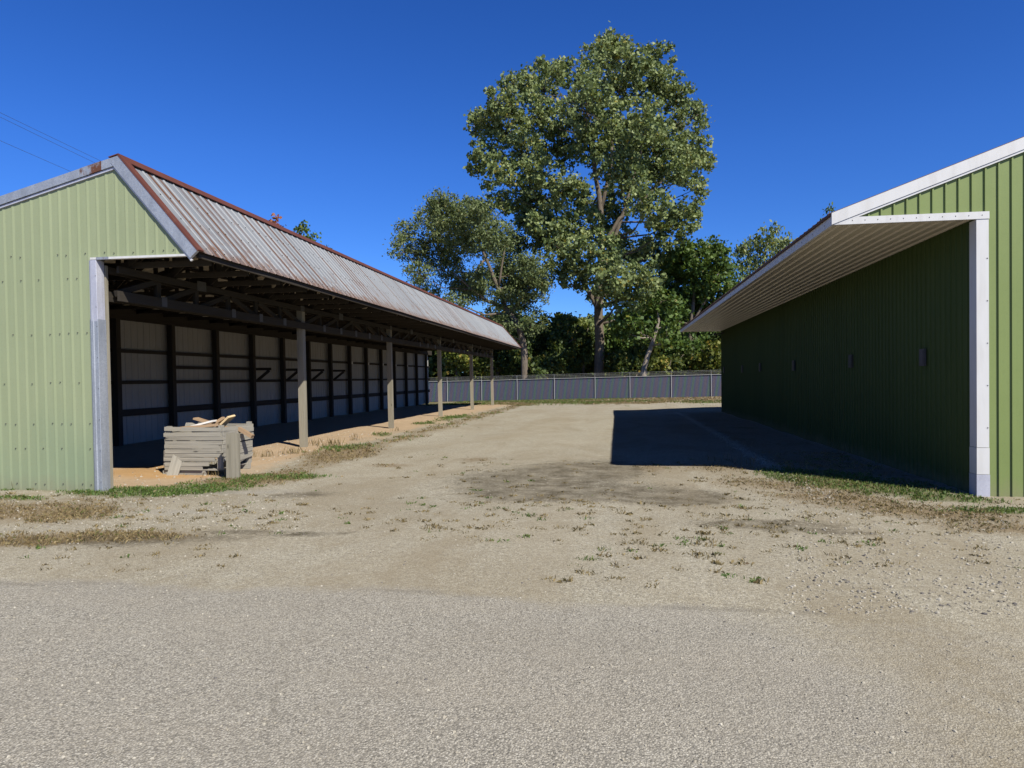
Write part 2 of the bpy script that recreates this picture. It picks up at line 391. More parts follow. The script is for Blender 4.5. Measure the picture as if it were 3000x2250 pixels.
def masks(x, y):
    n1 = nz(x, y, .9, 1.0); n2 = nz(x, y, 2.6, 5.0); n3 = nz(x, y, .35, 8.0)
    inside = sstep(-6.35 + .35 * n1, -7.0 + .35 * n1, x) * sstep(8.9, 9.4, y + .3 * n2) * sstep(43.5, 41, y)
    apron = sstep(-5.7, -6.5, x + .3 * n1) * sstep(9.0, 9.8, y) * sstep(44, 42, y) * .55
    dirt = max(inside, apron)
    orange = blob(x, y, g(440, 1375), .95, .8) + blob(x, y, g(520, 1390), .9, .55)
    strip = math.exp(-((x + 5.75 - .25 * n3) / .62) ** 2) * sstep(8.6, 10, y) * sstep(50, 40, y)
    green = sum(blob(x, y, *b) for b in GREEN) * .95 + strip * max(0, .16 + .55 * n3)
    dry = sum(blob(x, y, *b) for b in DRY) * .8 + strip * .62
    wallstrip = sstep(2.3, 3.1, x + .25 * n1) * sstep(4.75, 4.4, x) * sstep(9.4, 10.6, y) * sstep(34, 32, y)
    dry += wallstrip * .55; green += wallstrip * max(0, .3 + .5 * n1)
    lawn = sstep(39.0, 43.5, y + 1.6 * n3 - .14 * x) * sstep(75, 60, y)
    dry += lawn * (.7 + .5 * n1); green += lawn * max(0, .42 + .9 * nz(x, y, .22, 3.3)) 
    far = sstep(51.5, 53, y) + (sstep(-13, -14, x) + sstep(14, 17, x)) * .8
    green += far * .6; dry += far * .4
    weedy = sstep(-5.0, -6.2, x) * sstep(8.9, 8.4, y) * sstep(6.2, 7.2, y) * .45
    dry += weedy
    stain = sum(blob(x, y, *b) for b in DARK) * 1.25
    # patched grey asphalt in the foreground: ragged front edge
    edge = EDGE(x)
    asph = .88 * sstep(.30, -.22, y - edge - .11 * n2 - .14 * n1) * (1 - .55 * sstep(.2, 1.6, x + .5 * n1))
    asph = max(asph, .6 * sum(blob(x, y, *b) for b in ASPH))
    seam = math.exp(-((y - edge - .05 * n1 - .02 * n2) / .055) ** 2) * max(0, .6 + .7 * n1) * sstep(2.3, 1.2, x)
    pale = math.exp(-((x - 2.68 - .05 * n1) / .16) ** 2) * sstep(8.2, 9.4, y) * sstep(34, 32, y) * (.75 + .4 * n2)
    cl = lambda v: min(1, max(0, v))
    return cl(dirt), cl(green), cl(dry), cl(stain), cl(asph), cl(pale), cl(orange), cl(seam)
_ep = [(p.x, p.y) for p in (G(0, 1718), G(330, 1708), G(620, 1722), G(1100, 1735), G(1500, 1750), G(1800, 1775), G(2300, 1790), G(3000, 1840))]
_ex = [p[0] for p in _ep]; _ey = [p[1] for p in _ep]
EDGE = lambda x: float(np.interp(x, _ex, _ey))

def coords(fine, step, ends):
    a = list(np.arange(fine[0], fine[1] + 1e-6, step))
    lo, hi = [], []; d = step
    v = fine[0]
    while v > ends[0]: d *= 1.35; v -= d; lo.append(v)
    d = step; v = a[-1]
    while v < ends[1]: d *= 1.35; v += d; hi.append(v)
    return lo[::-1] + a + hi
gx = coords((-13.2, 9.0), .11, (-700, 700))
gy = [*coords((1.2, 17), .11, (-200, 16.9))]; gy = [v for v in gy if v <= 17.01]
gy += list(np.arange(17.2, 34, .2)) + list(np.arange(34.2, 56, .4)) + [v for v in coords((56, 56.3), .5, (56, 1200)) if v > 56]
nx, ny = len(gx), len(gy)
gv = []; mk = []
for y in gy:
    for x in gx:
        gv.append((x, y, gz(x, y))); mk.append(masks(x, y))
gf = [(j * nx + i, j * nx + i + 1, (j + 1) * nx + i + 1, (j + 1) * nx + i) for j in range(ny - 1) for i in range(nx - 1)]
gm = bpy.data.meshes.new('ground'); gm.from_pydata(gv, [], gf)
mk = np.array(mk, dtype=np.float32)
for k, nm in enumerate(('dirt', 'green', 'dry', 'stain', 'asph', 'pale', 'orange', 'seam')):
    a = gm.attributes.new(nm, 'FLOAT', 'POINT'); a.data.foreach_set('value', np.ascontiguousarray(mk[:, k]))
gm.polygons.foreach_set('use_smooth', [True] * len(gf))

def m_ground():
    t = NT('gravel_and_dirt'); p = t.pos
    A = lambda n: t.n('Attribute', attribute_name=n).outputs['Fac']
    br = t.noise(p, 5.5, 6, .7); br2 = t.noise(p, 28, 4, .65)
    def msk(n, lo, hi, k=.55, k2=.3):
        v = t.math('ADD', A(n), t.math('ADD', t.math('MULTIPLY', t.math('SUBTRACT', br, .5), k), t.math('MULTIPLY', t.math('SUBTRACT', br2, .5), k2)))
        return t.ramp(v, [(lo, 0.), (hi, 1.)])
    v1 = t.vor(p, 105); v2 = t.vor(p, 220); v3 = t.vor(p, 30)
    sep = t.n('SeparateColor', {0: v1.outputs['Color']})
    stone = t.ramp(sep.outputs[0], [(0., (.075, .072, .065)), (.16, (.22, .208, .18)), (.40, (.43, .395, .315)), (.66, (.56, .515, .41)), (.86, (.66, .62, .52)), (1., (.74, .72, .66))])
    sep2 = t.n('SeparateColor', {0: v2.outputs['Color']})
    stone = t.mix(.3, stone, t.ramp(sep2.outputs[0], [(0., (.16, .15, .125)), (.5, (.42, .39, .31)), (1., (.64, .60, .50))]))
    # joints between the chips
    stone = t.mix(t.ramp(v1.outputs[0], [(.32, 0.), (.62, .55)]), stone, (.155, .135, .105))
    big = t.noise(p, .55, 5, .6); mid = t.noise(p, 2.3, 5, .65)
    stone = t.mix(t.ramp(big, [(.35, 0.), (.68, .45)]), stone, t.mix(.5, stone, (.50, .45, .36)))
    stone = t.mix(t.ramp(mid, [(.44, 0.), (.70, .6)]), stone, t.mix(.55, stone, (.27, .225, .155)))
    far_g = t.noise(p, 17, 4, .85); stone = t.mix(t.ramp(far_g, [(.50, 0.), (.64, .55)]), stone, (.19, .17, .135)); stone = t.mix(t.ramp(far_g, [(.30, .35), (.44, 0.)]), stone, (.62, .59, .50))
    trk = t.noise(t.map(p, (1.1, .07, 1)), 1.0, 4); stone = t.mix(t.ramp(trk, [(.40, 0.), (.60, .55)]), stone, t.mix(.5, stone, (.30, .255, .185)))
    pt = t.noise(t.map(p, (.55, .30, 1), rot=(0, 0, R(20)), loc=(4.2, 1.3, 0)), 1.0, 6, .72, dist=.8); stone = t.mix(t.ramp(pt, [(.47, 0.), (.60, .62)]), stone, t.mix(.6, stone, (.235, .19, .125)))
    # grey asphalt with embedded chips
    ac = t.ramp(sep.outputs[1], [(0., (.065, .063, .06)), (.12, (.16, .152, .14)), (.28, (.35, .325, .29)), (.6, (.475, .44, .385)), (.85, (.585, .545, .475)), (1., (.74, .705, .64))])
    ac = t.mix(.35, ac, t.ramp(sep2.outputs[1], [(0., (.13, .125, .115)), (.5, (.36, .345, .305)), (1., (.58, .56, .50))]))
    ac = t.mix(t.ramp(v1.outputs[0], [(.34, 0.), (.62, .55)]), ac, (.13, .12, .11))
    ac = t.mix(t.ramp(t.noise(t.map(p, (.6, 2.2, 1)), .9, 5), [(.45, 0.), (.7, .38)]), ac, t.mix(.5, ac, (.40, .36, .30)))
    dp = t.n('VectorMath', operation='ADD'); t.set(dp.inputs[0], p); t.set(dp.inputs[1], t.n('VectorMath', {0: t.noise(p, 2.2, 5, .7, out=1), 1: (.5, .5, .5)}, operation='MULTIPLY').outputs[0])
    ck = t.vor(t.map(dp.outputs[0], (.42, .6, 0)), 1.0, 'DISTANCE_TO_EDGE').outputs[0]
    ck = t.math('MULTIPLY', t.ramp(ck, [(.0, 1.), (.009, 0.)]), t.ramp(t.noise(p, .8, 3), [(.50, 0.), (.62, .35)]))
    ac = t.mix(t.ramp(t.noise(t.map(p, (.5, .9, 1), loc=(9, 2, 0)), 1.0, 6, .7), [(.44, 0.), (.64, .5)]), ac, t.mix(.6, ac, (.26, .235, .20)))
    ac = t.mix(ck, ac, (.10, .09, .075))
    c = t.mix(t.math('MULTIPLY', msk('asph', .3, .7, .6, .3), .85), stone, ac)
    c = t.mix(t.math('MULTIPLY', msk('seam', .35, .9, .6, .4), .55), c, (.16, .145, .125))
    dirt = t.mix(t.noise(p, 3.2, 6, .7), (.34, .235, .145), (.50, .385, .265))
    dirt = t.mix(t.ramp(t.noise(p, 14, 5, .7), [(.55, 0.), (.75, .5)]), dirt, (.24, .16, .095))
    dirt = t.mix(msk('orange', .3, .8, .4, .2), dirt, t.mix(t.noise(p, 6, 6, .7), (.35, .20, .085), (.54, .355, .185)))
    c = t.mix(msk('dirt', .35, .65, .6, .3), c, dirt)
    c = t.mix(t.math('MULTIPLY', msk('pale', .3, .75, .5, .4), .7), c, t.mix(sep.outputs[0], (.34, .32, .28), (.64, .61, .55)))
    dr = t.mix(t.noise(p, 9, 6, .75), (.115, .082, .046), (.30, .225, .135))
    c = t.mix(t.math('MULTIPLY', msk('dry', .32, .95, 1.1, .8), .85), c, dr)
    gr = t.mix(t.noise(p, 11, 5, .7), (.055, .075, .022), (.16, .15, .062))
    c = t.mix(t.math('MULTIPLY', msk('green', .40, .85, .9, .6), .7), c, gr)
    st = t.mix(t.noise(p, 16, 5, .7), (.050, .042, .028), (.14, .118, .084))
    stf = t.math('MULTIPLY', t.math('MULTIPLY', msk('stain', .40, 1.35, 1.5, 1.9), t.ramp(t.noise(p, 2.6, 5, .7), [(.33, .3), (.62, 1.)])), .93)
    c = t.mix(stf, c, st)
    h = t.math('ADD', t.math('MULTIPLY', v1.outputs[0], -.9), t.math('ADD', t.math('MULTIPLY', v2.outputs[0], -.4), t.math('ADD', t.math('MULTIPLY', br2, .7), t.math('MULTIPLY', v3.outputs[0], -.5))))
    return t.bsdf(c, .92, 0, .2, bump=h, bdist=.007, bstr=.6)
gm.materials.append(m_ground())
ground = bpy.data.objects.new('ground', gm); COL.objects.link(ground)
tag(ground, kind='structure', label='pale gravel lot with dirt edges and grey asphalt patches', cat='ground')

# ------------------------------------------------------------------ pole barn (left)
SH = .014
YG = 8.87; S = 6.30; YE = 41.4
XB, XJ, XP = -12.15, -7.36, -7.34
XR, ZR = -6.98, 4.80            # ridge
XE, ZE = -5.79, 3.41            # lower edge of the steep front slope
XBE = -12.72; ZBE = ZR - .25 * (XR - XBE)
barn = empty('pole_barn', (-9.3, YG, 0))
tag(barn, 'long open-front pole barn with sage green gable and rust-streaked grey metal roof', 'barn')
def bp(name, mb, mat, par=None, **k): return mb.shear(SH).build(name, mat, par or barn, **k)
roofz = lambda x: ZR - .25 * (XR - x) if x <= XR else ZR - (x - XR) * (ZR - ZE) / (XE - XR)
HZ = 3.39
# gable wall
x0 = -12.4
zb = lambda s: (HZ if x0 + s > XJ - .031 else -.03)
zt = lambda s: roofz(x0 + s) - .10
xe_top = XR + (ZR - .10 - HZ) * (XE - XR) / (ZR - ZE)
Lg = xe_top - x0
mb = MB()
prof = rib_profile(Lg, .155, .007, .012, .018, skew=.03, start=.06, extra=(XJ - .032 - x0, XJ - .03 - x0, XR - x0, Lg - .001))
mb.sheet(prof, (x0, YG, 0), (1, 0, 0), (0, -1, 0), (0, 0, 1), zb, zt)
for zz in (.10, .62, .98, 1.58, 2.30, 3.10, 3.45):
    x = x0 + .02
    while x < (XJ - .1 if zz < 3.4 else xe_top - .1):
        if random.random() < .8:
            xx, z2 = x + random.uniform(-.01, .01), zz + random.uniform(-.012, .012)
            mb.frame((xx, YG - .019, z2), (.009, 0, 0), (0, 0, .009), (0, .018, 0), 1)
        x += .155 * random.choice((1, 1, 2))
bp('gable_wall', mb, [M['green_old'], M['screw']])
# rakes: grey trim with a rusty stretch, bright trim on the steep side
def rake(x_a, x_b, h, t, dz=0.0, y=YG):
    m = MB(); a = Vector((x_a, y - .05, roofz(x_a) - h + dz)); b = Vector((x_b, y - .05, roofz(x_b) - h + dz))
    m.frame(a, b - a, (0, 0, h), (0, t, 0)); return m
bp('rake_trim', rake(XBE, XR - .62, .125, .06, .03), M['galv'])
bp('rake_trim', rake(XR - .615, XR - .27, .13, .064, .034), M['galv_rust'])
bp('rake_trim', rake(XR - .265, XR + .002, .125, .06, .03), M['galv'])
m = MB(); m.frame((XBE, YG - .028, roofz(XBE) - .135), (XR - .02 - XBE, 0, roofz(XR - .02) - roofz(XBE)), (0, 0, .034), (0, .03, 0)); bp('rake_trim', m, M['zinc_pale'])
dS = Vector((XE - XR, 0, ZE - ZR)).normalized(); nS = Vector((-dS.z, 0, dS.x))
m = MB(); Ls = math.hypot(XE - XR, ZE - ZR)
m.frame(Vector((XR, YG - .055, ZR + .03)) - nS * .15, dS * (Ls + .02), nS * .15, (0, .055, 0)); bp('rake_trim', m, M['galv'])
m = MB(); m.frame(Vector((XR + .05, YG - .03, ZR - .02)) - nS * .185, dS * (Ls - .02), nS * .028, (0, .03, 0)); bp('rake_trim', m, M['white'])
# brown corner flashing along the steep edge and the ridge
m = MB(); m.frame(Vector((XR, YG - .06, ZR + .032)), dS * (Ls + .03), nS * .03, (0, .13, 0)); bp('rake_flashing', m, M['flash'])
m = MB(); m.frame(Vector((XR, YE - .16, ZR + .032)), dS * (Ls + .03), nS * .03, (0, .2, 0)); bp('rake_flashing', m, M['flash'])
m = MB()
m.frame(Vector((XR + .01, YG + .02, ZR + .05)), (0, YE - YG, 0), dS * .15, nS * .012)
m.frame(Vector((XR + .01, YG - .05, ZR + .05)), (0, YE - YG + .07, 0), (-.16, 0, -.04), (0, 0, .012)); bp('ridge_cap', m, M['flash'])
# steep front roof, ribs run down the slope
mb = MB(); LY = YE - YG
pr = rib_profile(LY, .235, .013, .02, .05, minor=.003, start=.12)
wob = lambda s: .018 * nz(s, 0, .5, 6.0)
for (s0, n0), (s1, n1) in zip(pr, pr[1:]):
    o = Vector((XR, YG, ZR + .015)); a = Vector((0, 1, 0))
    L0, L1 = Ls + wob(s0), Ls + wob(s1)
    nm = 5
    for k in range(nm):
        q0, q1 = k / nm, (k + 1) / nm
        mb.face([o + a * s0 + nS * n0 + dS * L0 * q0, o + a * s0 + nS * n0 + dS * L0 * q1, o + a * s1 + nS * n1 + dS * L1 * q1, o + a * s1 + nS * n1 + dS * L1 * q0],
                [(s0, L0 * q0), (s0, L0 * q1), (s1, L1 * q1), (s1, L1 * q0)])
for zz in (.1, .6, 1.1, 1.7):
    s = .05
    while s < 18:
        if random.random() < .8: mb.frame(o + a * s + nS * .004 + dS * (zz + random.uniform(-.02, .02)), (0, .014, 0), dS * .014, nS * .01, 1)
        s += .235
bp('steep_roof', mb, [M['roof'], M['screw']])
# rear roof
mb = MB(); pr = rib_profile(LY + 1.0, .235, .018, .02, .06, start=.12)
dR = Vector((XBE - XR, 0, ZBE - ZR))
mb.sheet(pr, (XR, YG - .02, ZR + .012), (0, 1, 0), (0, 0, 1), dR, lambda s: 0, lambda s: 1)
bp('rear_roof', mb, M['deck'])
# header and corner trim at the opening
m = MB(); m.frame((XJ - .12, YG - .035, HZ - .03), (xe_top - XJ + .10, 0, .0), (0, 0, .032), (0, .07, 0)); bp('header_trim', m, M['galv_rust'] if False else M['white'])
m = MB(); m.frame((XJ - .02, YG - .0375, HZ - .032), (.2, 0, 0), (0, 0, .035), (0, .06, 0)); bp('header_trim', m, M['galv_rust'])
def jamb(z0, z1, xl, xr, rid, mat, dep, name='corner_trim'):
    m = MB(); pts = [(xl, YG - .013), (xl + .02, YG - .022), (xl + .03, YG - .030)]
    if rid: pts += [((xl + xr) / 2 - .012, YG - .030), ((xl + xr) / 2, YG - .046), ((xl + xr) / 2 + .012, YG - .030)]
    pts += [(xr - .004, YG - .034), (xr, YG - .030), (xr + .004, YG + dep * .5), (xr + .0, YG + dep)]
    for (a, b), (c, d) in zip(pts, pts[1:]):
        m.face([(a, b, z0), (c, d, z0), (c, d, z1), (a, b, z1)], [(a, z0), (c, z0), (c, z1), (a, z1)])
    n = len(pts); m.face([(p[0], p[1], z1) for p in pts] + [(xl, YG + dep, z1)])
    for zz in np.arange(z0 + .2, z1, .45):
        m.frame((xr - .02, YG - .038, zz), (.01, 0, 0), (0, 0, .01), (0, .006, 0), 1)
    return bp(name, m, [mat, M['screw']])
jamb(2.47, HZ - .035, XJ - .155, XJ - .025, False, M['zinc_pale'], .12)
jamb(-.06, 2.50, XJ - .165, XJ - .02, True, M['galv'], .13)
m = MB(); m.box(XJ - .17, XJ - .012, YG + .135, YG + .18, -.1, 3.3); bp('eave_post', m, M['wood_post'])
# eave posts
posts = [YG + S * k for k in range(1, 6)]
for k, y in enumerate(posts):
    m = MB(); w = .145
    y = y + (-.6 if k == 4 else 0)
    m.frame((XP - w / 2, y - w / 2, -.12), (.0, 0, 3.42), (w, 0, 0), (0, w, 0)); bp('eave_post', m, M['wood_post'])
# back wall
YW = YG + .05; YWE = 43.6
m = MB(); pr = rib_profile(YWE - YW, .235, .012, .016, .035, start=.1)
m.sheet(pr, (XB - .15, YW, 0), (0, 1, 0), (1, 0, 0), (0, 0, 1), lambda s: -.03, lambda s: roofz(XB) - .05); bp('back_wall', m, M['panel'])
yw = [15.1 - 2.11 * 2 + 2.11 * k for k in range(16)]
for y in yw:
    y = min(y, YWE - .1)
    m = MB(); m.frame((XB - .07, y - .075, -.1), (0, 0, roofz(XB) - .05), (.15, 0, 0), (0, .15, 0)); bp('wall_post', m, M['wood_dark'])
for z, h, th in ((.80, .17, .04), (1.57, .09, .04), (2.36, .09, .04)):
    m = MB(); m.box(XB - .115, XB - .073, YW, YWE, z - h / 2, z + h / 2); bp('wall_girt', m, M['wood_dark'])
m = MB(); m.box(XB - .115, XB - .073, 15.1 + 2.11, 15.1 + 2.11 * 3, 1.93, 2.02); bp('wall_girt', m, M['wood_dark'])
m = MB(); m.box(XB - .06, XB + .12, YW, YWE, 3.13, 3.40); bp('header_beam', m, M['wood_truss'])
# shelf brackets on the wall posts
for k in (5, 6, 7, 8):
    y = yw[k]; m = MB()
    m.beam((XB + .08, y + .1, 1.97), (XB + .62, y + .1, 1.97), .04, .09); m.beam((XB + .10, y + .1, 1.58), (XB + .55, y + .1, 1.92), .04, .09); bp('shelf_bracket', m, M['wood_dark'])
for k in (9, 10, 11, 12, 13):
    y = yw[k]; m = MB(); m.box(XB - .07, XB - .0, y + .28, y + .42, 2.30, 2.42); m.box(XB, XB + .012, y + .31, y + .39, 2.32, 2.40); bp('outlet_box', m, M['wood_white'])
# girders between eave posts (6 panels per bay), each with plates
GB, GT = 2.86, 3.25
for k in range(5):
    ya, yb = YG + .22 + S * k if k == 0 else YG + S * k, YG + S * (k + 1) + (-.6 if k == 4 else 0)
    m = MB(); gps = []
    for sx in (-.10, .10):
        m.beam((XP + sx, ya - .0, GB), (XP + sx, yb, GB), .04, .15)
        m.beam((XP + sx, ya, GT), (XP + sx, yb, GT), .04, .10)
    n = 6; ys = [ya + (yb - ya) * i / n for i in range(n + 1)]
    for i, y in enumerate(ys):
        if 0 < i < n: m.beam((XP, y, GB - .03), (XP, y, GT), .10, .05, up=(1, 0, 0))
    for i in range(n):
        z0, z1 = (GB, GT) if i < n / 2 else (GT, GB)
        m.beam((XP + .02, ys[i] + .05, z0 + (.04 if z0 < z1 else -.04)), (XP + .02, ys[i + 1] - .05, z1 + (-.04 if z0 < z1 else .04)), .06, .085)
    for i in range(1, n):
        if random.random() < .8: gps.append((XP + .121, XP + .125, ys[i] - .07, ys[i] + .06, GB - .06, GB + .10))
    gps += [(XP + .121, XP + .125, ys[2] - .13, ys[2] + .13, GT - .07, GT + .10), (XP + .121, XP + .125, yb - .24, yb - .05, GT - .05, GT + .07)]
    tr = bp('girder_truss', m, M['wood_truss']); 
    for b_ in gps: gp = MB(); gp.box(*b_); bp('gusset_plate', gp, M['plate_pale'], tr)
# roof trusses every 1.05 m: one built, the rest copied
def truss_mb(y):
    m = MB(); rz = lambda x: roofz(x) - .17
    bz = 3.36
    m.beam((XB + .05, y, bz), (XE - .16, y, bz + .0), .04, .09)
    m.beam((XBE + .3, y, rz(XBE + .3)), (XR - .02, y, rz(XR)), .04, .12)
    m.beam((XR - .02, y, rz(XR)), (XE - .10, y, rz(XE - .10) + .06), .04, .10)
    xs = [XB + .3, -11.2, -10.2, -9.2, -8.2, -7.3, -6.5]
    for i, x in enumerate(xs[1:]):
        m.beam((x, y + .04, bz), (x, y + .04, rz(x)), .036, .085, up=(1, 0, 0))
        if i < 5: m.beam((x, y - .04, bz), (xs[i + 2], y - .04, rz(xs[i + 2])), .036, .085)
    return m
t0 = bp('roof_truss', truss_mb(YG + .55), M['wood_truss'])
nt = int((YE - YG - .7) / 1.05)
for k in range(1, nt + 1):
    c = clone(t0, barn); c.location = (0, 1.05 * k, 0)
for x in (-12.3, -11.6, -10.9, -10.2, -9.5, -8.8, -8.1, -7.4):
    m = MB(); m.box(x - .045, x + .045, YG + .06, YE + .6, roofz(x) - .075, roofz(x) - .032); bp('purlin', m, M['wood_truss'])
for q in (.12, .5, .88):
    c = Vector((XR, 0, ZR)) + dS * Ls * q - nS * .06
    m = MB(); m.frame(c + Vector((0, YG + .08, 0)) - dS * .05, (0, YE - YG - .2, 0), dS * .10, nS * .04); bp('purlin', m, M['wood_truss'])
m = MB(); m.box(XE - .09, XE - .045, YG + .08, YE - .1, ZE - .06, ZE + .07); bp('fascia_board', m, M['wood_truss'])
m = MB(); m.beam((XJ + .35, YG + .06, HZ + .06), (xe_top - .05, YG + .06, HZ + .06), .04, .10); bp('header_board', m, M['wood_truss'])

# ------------------------------------------------------------------ closed barn (right)
YR2, YF2, XW = 9.74, 32.0, 4.64
XE2, ZF, SL = 2.87, 3.775, .372
rz2 = lambda x: ZF + SL * (x - XE2)
XRG = 11.0; XFR = 2 * XRG - XE2
b2 = empty('green_barn', (8, YR2, 0))
tag(b2, 'olive green metal barn with wide white-trimmed eave and cream soffit', 'barn')
def b2p(name, mb, mat, par=None): return mb.build(name, mat, par or b2)
SF = 3.63
def gable2(y, nrm):
    m = MB(); x0 = XE2 + .03; xr = 2 * XRG - XW; L = xr - x0
    zb = lambda s: SF + .07 if x0 + s < XW + .10 else -.02
    zt = lambda s: (rz2(x0 + s) if x0 + s <= XRG else rz2(2 * XRG - x0 - s)) - .17
    pr = rib_profile(L, .158, .020, .020, .034, start=.10, extra=(XW + .098 - x0, XW + .102 - x0, XRG - x0))
    m.sheet(pr, (x0, y, 0), (1, 0, 0), (0, nrm, 0), (0, 0, 1), zb, zt)
    if nrm < 0:
        for zz in (.25, .85, 1.5, 2.2, 2.9, 3.6):
            x = 5.05
            while x < 7:
                m.frame((x, y - .006, zz), (.012, 0, 0), (0, 0, .012), (0, .004, 0), 1); x += .316
    b2p('gable_wall', m, [M['green_new'], M['screw']])
gable2(YR2, -1); gable2(YF2, 1)
m = MB(); pr = rib_profile(YF2 - YR2, .158, .018, .020, .034, start=.08)
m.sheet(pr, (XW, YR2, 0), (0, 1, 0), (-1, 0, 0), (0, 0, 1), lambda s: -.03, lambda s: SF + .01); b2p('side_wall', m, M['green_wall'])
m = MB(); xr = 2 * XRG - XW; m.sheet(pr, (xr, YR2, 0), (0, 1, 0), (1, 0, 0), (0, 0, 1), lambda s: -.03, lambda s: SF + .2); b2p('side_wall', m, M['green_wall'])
# soffit with ribs along the eave
m = MB(); pr = rib_profile(XW - XE2 - .03, .158, .022, .018, .045, start=.09)
m.sheet([(s, n) for s, n in pr], (XE2 + .02, 0, SF), (1, 0, 0), (0, 0, -1), (0, 1, 0), lambda s: YR2 + .01, lambda s: YF2); b2p('soffit', m, M['soffit'])
# fascia in lengths, rakes, header trim
ys = [YR2 - .01, 15.9, 22.0, 28.1, YF2 + .03]
for a, b in zip(ys, ys[1:]):
    m = MB(); m.box(XE2 - .02, XE2 + .02, a, b - .004, SF - .02, ZF - .02)
    for yy in np.arange(a + .3, b, .6): m.box(XE2 - .024, XE2 - .019, yy, yy + .014, SF + .03, SF + .044, 1)
    b2p('fascia', m, [M['white'], M['screw']])
for y, d in ((YR2, -1), (YF2, 1)):
    yy = y - .055 if d < 0 else y + .02
    m = MB()
    m.frame((XE2 - .03, yy, rz2(XE2 - .03) - .155), (XRG - XE2 + .03, 0, SL * (XRG - XE2 + .03)), (0, 0, .155), (0, .035, 0))
    m.frame((2 * XRG - XE2 + .03, yy, rz2(XE2 - .03) - .155), (-(XRG - XE2 + .03), 0, SL * (XRG - XE2 + .03)), (0, 0, .155), (0, .035, 0))
    b2p('rake_trim', m, M['white'])
    m = MB(); m.frame((XE2 + .06, yy + .014, rz2(XE2 + .06) - .187), (XRG - XE2 - .06, 0, SL * (XRG - XE2 - .06)), (0, 0, .03), (0, .02, 0)); b2p('rake_trim', m, M['white'])
m = MB(); m.frame((XE2 + .0, YR2 - .04, SF - .022), (XW - XE2 + .13, 0, 0), (0, 0, .095), (0, .038, 0))
for xx in np.arange(3.1, 4.7, .158): m.box(xx, xx + .007, YR2 - .044, YR2 - .039, SF + .02, SF + .032, 1)
b2p('header_trim', m, [M['white'], M['screw']])
def jamb2(z0, z1, dx, mat):
    m = MB(); xl = XW - .022 - dx; xr = XW + .125 + dx; yf = YR2 - .032 - dx
    m.box(xl, xr, yf, YR2 - .0225, z0, z1); m.box(xl, xl + .02, YR2 - .022, YR2 + .15 + dx, z0, z1)
    for zz in np.arange(z0 + .25, z1 - .1, .55): m.box(xr - .025, xr - .012, yf - .005, yf - .001, zz, zz + .012, 1)
    b2p('corner_trim', m, [mat, M['screw']])
jamb2(.64, SF - .025, 0, M['white']); jamb2(.29, .635, .003, M['white']); jamb2(-.05, .286, .006, M['zinc_pale'])
# roof
m = MB(); Lr = YF2 - YR2 + .06
pr = rib_profile(Lr, .235, .018, .02, .05, start=.1)
dd = Vector((XRG - XE2 + .05, 0, SL * (XRG - XE2 + .05)))
m.sheet(pr, (XE2 - .05, YR2 - .03, rz2(XE2 - .05) + .004), (0, 1, 0), (0, 0, 1), dd, lambda s: 0, lambda s: 1)
m.sheet(pr, (2 * XRG - XE2 + .05, YR2 - .03, rz2(XE2 - .05) + .004), (0, 1, 0), (0, 0, 1), Vector((-dd.x, 0, dd.z)), lambda s: 0, lambda s: 1)
b2p('roof', m, M['shingle'])
m = MB(); m.box(XE2 - .055, XE2 - .022, YR2 - .01, YF2, ZF - .045, ZF - .012); b2p('drip_edge', m, M['shingle'])
# cover plates on the shaded wall
for i, (px, py, h) in enumerate(((2706, 1047, .26), (2495, 1058, .26), (2327, 1071, .27), (2228, 1076, .27), (2176, 1081, .27), (2122, 1084, .27))):
    q = onX(px, py, XW - .02); m = MB(); w = .11 if i else .085
    m.box(XW - .05, XW - .0195, q.y - w, q.y + w, q.z - h / 2, q.z + h / 2)
    m.box(XW - .058, XW - .0505, q.y - w + .025, q.y + w - .025, q.z - h / 2 + .025, q.z + h / 2 - .025)
    b2p('cover_plate', m, M['plate'] if i == 0 else M['plate_dark'])
m = MB(); m.beam((XW - .02, 31.0, 3.50), (XW - .35, 31.0, 3.44), .05, .05); m.box(XW - .46, XW - .33, 30.94, 31.06, 3.38, 3.48); b2p('wall_lamp', m, M['plate'])

# ------------------------------------------------------------------ fence at the end of the lane
def fdep(px): return 54 + (px - 1412) / (2083 - 1412) * (49.8 - 54)
fa = P(1412, 1113, 54); fb = P(2083, 1095, 49.8)
fx = lambda x: fa.y + (x - fa.x) * (fb.y - fa.y) / (fb.x - fa.x)
FH = 1.62
fence = empty('chain_link_fence', (-2, fx(-2), 0))
tag(fence, 'low chain link fence with dark privacy screen and barbed wire top', 'fence')
fp = []
for px in (1310, 1411, 1515, 1624, 1743, 1845, 1966, 2083):
    d = P(px, 1100, fdep(px)); fp.append(d.x)
st = 3.0
fp = [fp[0] - st * k for k in (4, 3, 2, 1)] + fp + [fp[-1] + st * k for k in (1, 2)]
for x in fp:
    y = fx(x); z = gz(x, y); m = MB()
    m.tube([(x, y - .05, z - .1), (x, y - .05, z + FH + .02)], .026, 8)
    m.tube([(x, y - .05, z + FH + .02), (x, y - .05, z + FH + .06)], [.045, .02], 8)
    m.beam((x, y - .05, z + FH + .02), (x, y - .10, z + FH + .34), .02, .03)
    m.build('fence_post', M['fence_steel'], fence)
m = MB()
